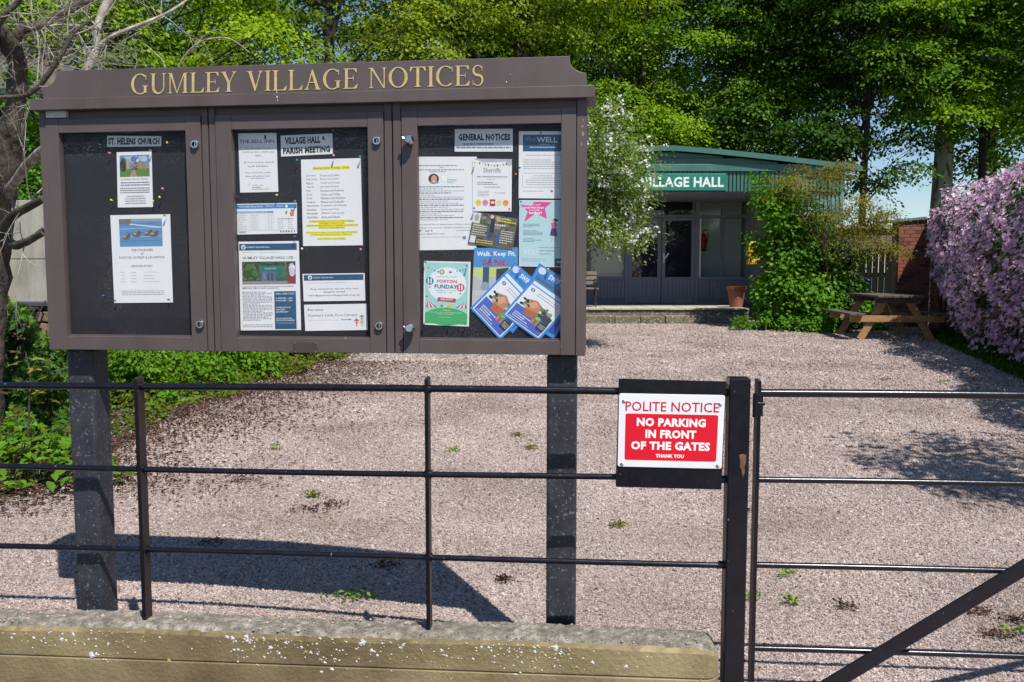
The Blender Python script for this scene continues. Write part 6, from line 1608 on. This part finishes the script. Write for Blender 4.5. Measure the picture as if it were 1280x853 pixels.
def limb(nm, pts, rads, mt, par=gt, off=off):
    P_, R_ = smooth_path([p - off for p in pathpx(pts)], rads)
    P_ = [p + Vector((random.uniform(-1,1),random.uniform(-1,1),random.uniform(-1,1)))*min(.006,r*.12) for p, r in zip(P_, R_)]
    return MB().tube(P_, R_, 12).build(nm, M[mt], par, smooth=True)
g0 = at(-14, 560, YL); g0.z = 0
P_, R_ = smooth_path([g0-off] + [p-off for p in pathpx([(-16,480,5.6),(-8,400,5.6),(-2,330,5.6),(-1,275,5.6),(8,215,5.55),(17,150,5.5),(22,95,5.5),(15,62,5.4),(-8,38,5.3),(-50,22,5.2)])], [.10,.09,.078,.074,.082,.078,.064,.056,.062,.056,.05])
MB().tube([p + Vector((random.uniform(-1,1),random.uniform(-1,1),0))*.008 for p in P_], [r*random.uniform(.92,1.1) for r in R_], 14).build('trunk', M['bark_left'], gt, smooth=True)
limb('branch', [(2,290,5.6),(14,305,5.5),(28,305,5.3),(55,290,5.1)], [.045,.032,.025,.02], 'bark_left')
limb('branch', [(6,250,5.6),(18,228,5.4),(36,205,5.2),(52,188,5.0),(80,170,4.9)], [.035,.028,.028,.024,.02], 'birch')
limb('branch', [(0,296,5.6),(12,274,5.4),(30,262,5.2),(55,248,5.0)], [.05,.03,.026,.02], 'bark_left')
limb('branch', [(2,262,5.6),(-6,235,5.4),(-20,205,5.3)], [.04,.03,.02], 'bark_left')
limb('branch', [(16,60,5.4),(26,38,5.4),(50,32,5.5),(85,12,5.6),(130,-6,5.7),(190,-30,5.8)], [.036,.032,.028,.024,.022,.02], 'bark_left')
limb('branch', [(26,46,5.4),(52,36,5.5),(90,32,5.6),(125,38,5.8)], [.018,.013,.010,.005], 'birch')
limb('branch', [(170,-60,6.6),(135,0,6.5),(122,35,6.4),(121,62,6.4),(108,86,6.3),(85,130,6.2)], [.034,.031,.028,.027,.028,.022], 'birch')
limb('branch', [(118,66,6.4),(135,48,6.4),(172,32,6.5),(210,16,6.6),(240,-4,6.7)], [.016,.014,.012,.011,.008], 'birch')
limb('branch', [(-20,122,5.2),(30,120,5.2),(52,104,5.2),(72,76,5.2),(92,42,5.3),(120,20,5.4)], [.012,.014,.016,.014,.011,.006], 'bark_left')
limb('branch', [(-10,62,5.3),(-2,30,5.2),(20,5,5.2),(40,-20,5.2)], [.03,.02,.016,.012], 'bark_left')
tw = MB(); rt = random.Random(12)
def twig(p, d, l, r, depth):
    n_ = 5; pts = [p]; q = Vector(p)
    for i in range(n_):
        d = (d + Vector((rt.uniform(-1,1),rt.uniform(-.5,.5),rt.uniform(-1,1)))*.22).normalized(); q = q + d*l/n_; pts.append(Vector(q))
        if depth and rt.random() < .6: twig(q, (d + Vector((rt.uniform(-1,1),rt.uniform(-.5,.5),rt.uniform(-1,1)))*.9).normalized(), l*.55, r*.55, depth-1)
    tw.tube(pts, [r*(1-.8*i/n_) for i in range(n_+1)], 5)
for (px, py, Y, n_) in ((50,32,5.5,5),(90,22,5.6,5),(120,38,5.8,4),(40,36,5.4,5),(72,76,5.2,4),(92,45,5.3,4),(20,50,5.4,4),(130,55,6.4,3),(200,20,6.5,3),(45,110,5.2,4),(15,15,5.2,4),(10,240,5.5,3),(35,262,5.2,3),(28,303,5.3,3),(110,84,6.3,3)):
    for k in range(n_):
        p = at(px+rt.uniform(-8,8), py+rt.uniform(-3,3), Y) - off
        twig(p, Vector((rt.uniform(-.6,1),rt.uniform(-.4,.4),rt.uniform(-.8,.9))).normalized(), rt.uniform(.25,.6), .0045, 2)
tw.build('twig', M['birch'], gt)['kind'] = 'stuff'
# bare twigs seen against the lime maple, on a slim sapling behind the board
o2 = at(215, 300, 7.2); o2.z = 0
bs = empty('bare_sapling', (o2.x, 7.2, 0), 0, 'thin bare twiggy branches arching above the word VILLAGE on the board', 'sapling')
for pts, r in (([(112,600,6.6),(112,440,6.8),(160,300,7.0),(218,120,7.2),(224,82,7.2),(245,56,7.2),(268,48,7.2),(290,50,7.2),(312,66,7.2)], [.02,.018,.016,.012,.009,.008,.007,.006,.005,.003]), ([(218,150,7.2),(206,84,7.2),(195,68,7.2),(182,56,7.2)], [.01,.006,.005,.003]), ([(245,56,7.2),(262,40,7.2),(282,36,7.2)], [.005,.004,.002])):
    limb('branch', pts, r, 'birch', bs, Vector((o2.x,7.2,0)))
# ivy mass over the retaining wall
def ivy_pts(n, seed):
    r = np.random.default_rng(seed)
    px = r.uniform(-90, 82, n); py = r.uniform(345, 600, n)
    top = np.interp(px, [-90,0,20,60,82],[345,352,378,420,432]) + 8*np.sin(px*.15)
    py = np.maximum(py, top + r.uniform(0,20,n))
    Y = 6.9 - np.interp(py, [345,600],[0,1.55]) + .22*np.sin(px*.07+py*.03) + .12*np.sin(py*.09) + r.uniform(-.12,.12,n)
    return px, py, Y, r
px, py, Y, r_ = ivy_pts(9500, 4)
b_ = (CY - py)/FPX; dy = cos(PITCH) + b_*sin(PITCH); dz_ = -sin(PITCH) + b_*cos(PITCH); t = Y/dy
C = np.stack([(px-CX)/FPX*t, Y, np.maximum(.02, HEYE + dz_*t)], 1)
iv = empty('ivy', (-4.2, 6.4, 0), 0, 'glossy dark ivy and brambles smothering the stone wall at the left edge', 'ivy')
n = len(C); L_ = r_.uniform(.03,.065,n)
leaves_obj('foliage', C - np.array([-4.2,6.4,0]), r_.normal(size=(n,3))-np.array([0,0,.7]), r_.normal(size=(n,3))*.5+np.array([.2,-.9,.6]), L_, L_*.9, [LM['ivy'], LM['herb'], LM['olive']], iv, 'lobed', r_.uniform(0,1,n), r_.choice(3, n, p=[.62,.24,.14]))['kind'] = 'stuff'
si = MB()
for k in range(30):
    a = at(r_.uniform(-60,80), 590, 5.6); a.z = 0; b = at(r_.uniform(-60,70), r_.uniform(380,450), 6.75); si.tube([p - Vector((-4.2,6.4,0)) for p in wander(a, b, 7, .06)], .006, 5)
si.build('stem', M['bark_dark'], iv)['kind'] = 'stuff'
leafy('climbing_ivy', 'light green ivy column climbing beside the bare tree at the upper left', 'ivy', X(38,10.15), 10.15, [lob(.02,0,2.6,.18,.15,.7), lob(.03,0,3.25,.15,.12,.42), lob(-.02,0,2.0,.17,.12,.4)], 'bush', 80, 34, .14, .06, .8, stems=3, flatn=.9)
# foreground shrub: each leaf its own piece
fsx = gnd(38, 612)
sr_ = empty('leafy_shrub', (fsx.x, fsx.y+.12, 0), 0, 'low bright green shrub with large leaves at the lower left edge of the gravel', 'shrub')
lv = []
for k in range(6):
    V_, F_, t_ = leaf_arrays(np.zeros((1,3)), np.array([[0,1.,-.12+.05*k]]), np.array([[0,0,1.]]), np.array([.085]), np.array([.052]), 'ovate', .16+.04*k)
    lv.append(raw_mesh('leaf', V_, F_, [LM['herb']], None, np.full(len(F_), .25+.14*k)))
rl = random.Random(6)
for k in range(290):
    a = rl.uniform(0, 2*pi); rad_ = math.sqrt(rl.random())
    x = rad_*cos(a)*.62 - .12; y = rad_*sin(a)*.30; z = .05 + (.30*(1-rad_**2)+.03)*rl.uniform(.45,1)
    o = link('leaf', rl.choice(lv), sr_, (x, y, z)); s = rl.uniform(.6,1.15)
    o.rotation_euler = (rl.uniform(-.5,.35), rl.uniform(-.4,.4), math.atan2(-x*.7-rl.uniform(-.6,.6), y-.15+rl.uniform(-.6,.6)) + rl.uniform(-.6,.6)); o.scale = (s,s,s)
sb_ = MB()
for k in range(22):
    a = rl.uniform(0,2*pi); q = rl.uniform(.2,.9); sb_.tube(wander((rl.uniform(-.1,.1)-.1,rl.uniform(-.06,.06),0), (q*cos(a)*.55-.12, q*sin(a)*.26, .30*(1-q*q)+.03), 5, .06), .004, 5)
sb_.build('stem', M['bark_dark'], sr_)['kind'] = 'stuff'
# bronze leaved sapling in front of the ivy
so = at(30, 590, 4.9); so.z = 0
sp_ = empty('bronze_sapling', (so.x, 4.9, 0), 0, 'slender sapling with bronze tinged lobed leaves left of the left post', 'sapling')
SO = Vector((so.x, 4.9, 0))
sm_ = MB(); pts = [at(a, b, 4.9)-SO for a, b in ((30,575),(36,520),(38,470),(32,440))]; pts[0].z = 0
sm_.tube(pts, [.007,.006,.005,.003], 6)
pts2 = [at(a, b, 4.9)-SO for a, b in ((5,592),(40,560),(88,530))]; sm_.tube(pts2, [.004,.003,.002], 5)
sm_.build('stem', M['bark_left'], sp_)
LM['bronze'] = leafmat('bronze_leaf', (.14,.10,.025), (.20,.19,.035), (.26,.30,.05), .4)
V_, F_, t_ = leaf_arrays(np.zeros((1,3)), np.array([[0,1.,-.25]]), np.array([[0,0,1.]]), np.array([.10]), np.array([.085]), 'lobed')
for k, (a, b) in enumerate(((10,492),(24,480),(52,488),(44,505),(16,455),(40,448),(22,440),(60,470),(8,520),(30,515),(50,458),(66,500))):
    mesh_ = raw_mesh('leaf', V_, F_, [LM['bronze']], None, np.full(len(F_), (k*37 % 100)/100))
    p = at(a, b, 4.9 + .1*sin(k)) - SO; o = link('leaf', mesh_, sp_, p); o.rotation_euler = (rl.uniform(-.2,.5), rl.uniform(-.4,.4), rl.uniform(1.6,4.6)); s = rl.uniform(.7,1.1); o.scale = (s,s,s)

# ================================================================== SMALL THINGS ON THE GRAVEL
for i, (px, py, kind, s, lab) in enumerate(((437,750,'g',.09,'small green weed in the board\'s shadow edge'),(773,659,'b',.05,'small brown tuft right of the right post'),(1200-0,0,'',0,''),
   (983,720,'g',.05,'tiny green weed right of the gate post, upper one'),(942,752,'g',.03,'tiny green weed close beside the gate post'),(989,757,'g',.03,'tiny pale weed between the gate bars'),(1275,795,'g',.06,'small green weed at the lower right edge'),
   (1228,769,'r',.06,'brown moss clump near the brace at lower right'),(1268,779,'r',.05,'brown moss clump nearest the right edge'),(1247,797,'r',.06,'brown moss clump below the others at right'),(1060,762,'r',.05,'brown moss clump left of the brace'),
   (385,640,'r',.10,'brown dried clump below the middle rail'),(415,634,'r',.10,'larger brown dried clump right of its neighbour'),(305,603,'r',.10,'brown dried clump just under the middle rail'),(392,622,'y',.06,'straw coloured dried tuft near the middle rail'),
   (262,683,'r',.07,'dark clump in the board\'s shadow, left one'),(482,710,'r',.07,'dark clump in the board\'s shadow, right one'),(630,728,'r',.035,'brown clump right of the post shadow'),(375,478,'y',.10,'yellowish tuft at the bed edge, left one'),(393,476,'g',.10,'yellowish green tuft at the bed edge, right one'),
   (648,546,'y',.06,'yellow tuft left of the right post, upper'),(662,562,'y',.06,'yellow tuft left of the right post, lower'),(566,565,'g',.05,'green tuft right of the second upright'),(345,562,'g',.05,'tiny green tuft above the middle rail'),(930,641,'r',.07,'brown twig cluster right of the gate post'),(1180,480,'g',.10,'grass tuft above the top gate bar'),(1105,476,'r',.10,'brown scatter above the top gate bar'))):
    if not s: continue
    g = gnd(px, py)
    n = 70 if kind != 'g' else 46
    C = np.zeros((n,3)); C[:,0] = rng.normal(size=n)*s*.5; C[:,1] = rng.normal(size=n)*s*.35; C[:,2] = .006 + rng.uniform(0,.02,n)*(1.5 if kind == 'g' else 1)
    s *= .8; D = rng.normal(size=(n,3)); D[:,2] = np.abs(D[:,2])*(.5 if kind == 'g' else .35); L_ = rng.uniform(.012,.028,n)*(1+s*3)
    mt = {'g': LM['mid'], 'b': LM['acer'], 'r': LM['litter'], 'y': LM['olive']}[kind]
    o = leaves_obj({'g':'weed','b':'weed','r':'moss_clump','y':'dry_tuft'}[kind], C, D, rng.normal(size=(n,3))+np.array([0,-.3,1]), L_, L_*(.4 if kind != 'r' else .3), [mt], None, 'kite')
    o.location = g; tag(o, lab, 'weed' if kind == 'g' else 'clump', 'weeds and clumps on the gravel')
n = 1500; xx = rng.uniform(-2.5,6,n); yy = rng.uniform(2.9,14,n)
C = np.stack([xx,yy,SLOPE*np.clip(yy-YG,0,99)+.007+rng.uniform(0,.006,n)],1); L_ = rng.uniform(.008,.028,n); 
leaves_obj('fallen_scraps', C, rng.normal(size=(n,3))*np.array([1,1,.15]), rng.normal(size=(n,3))*.3+np.array([0,0,1.]), L_, L_*.35, [LM['litter']], None, 'kite')['kind'] = 'stuff'
# grass verge at the foot of the clematis
n = 9000; s = rng.uniform(1.2, Lw, n); o_ = rng.uniform(0,.75,n)*np.interp(s,[1,4,8],[.5,.8,1])
Pp = np.array([P0.x,P0.y,0])[None] + dw[None]*s[:,None] + nw[None]*o_[:,None]; Pp[:,2] = SLOPE*np.clip(Pp[:,1]-YG,0,99)+.003
D = rng.normal(size=(n,3))*.4 + np.array([0,0,1.]); L_ = rng.uniform(.04,.12,n)
leaves_obj('grass_verge', Pp, D, rng.normal(size=(n,3)), L_, L_*.10, [LM['dark']], None, 'kite')['kind'] = 'stuff'
# --- tree over the road to the right: only its shadow reaches the picture
tree('ash_tree', 'roadside ash tree just outside the right edge, shading the gravel by the gate', 7.4, 2.2, 5.4, .16,
     [lob(-2.85,1.5,3.25,1.1,.95,.30), lob(-.4,-.3,5.6,1.1,1.1,.8), lob(.6,-.4,6.4,1.6,1.4,1.2), lob(-2.0,.9,3.6,.8,.7,.3), lob(-3.4,1.45,3.1,.7,.35,.12)], 'mid', 520, 34, .24, .075, group=None, n_limbs=12, shell=.3)
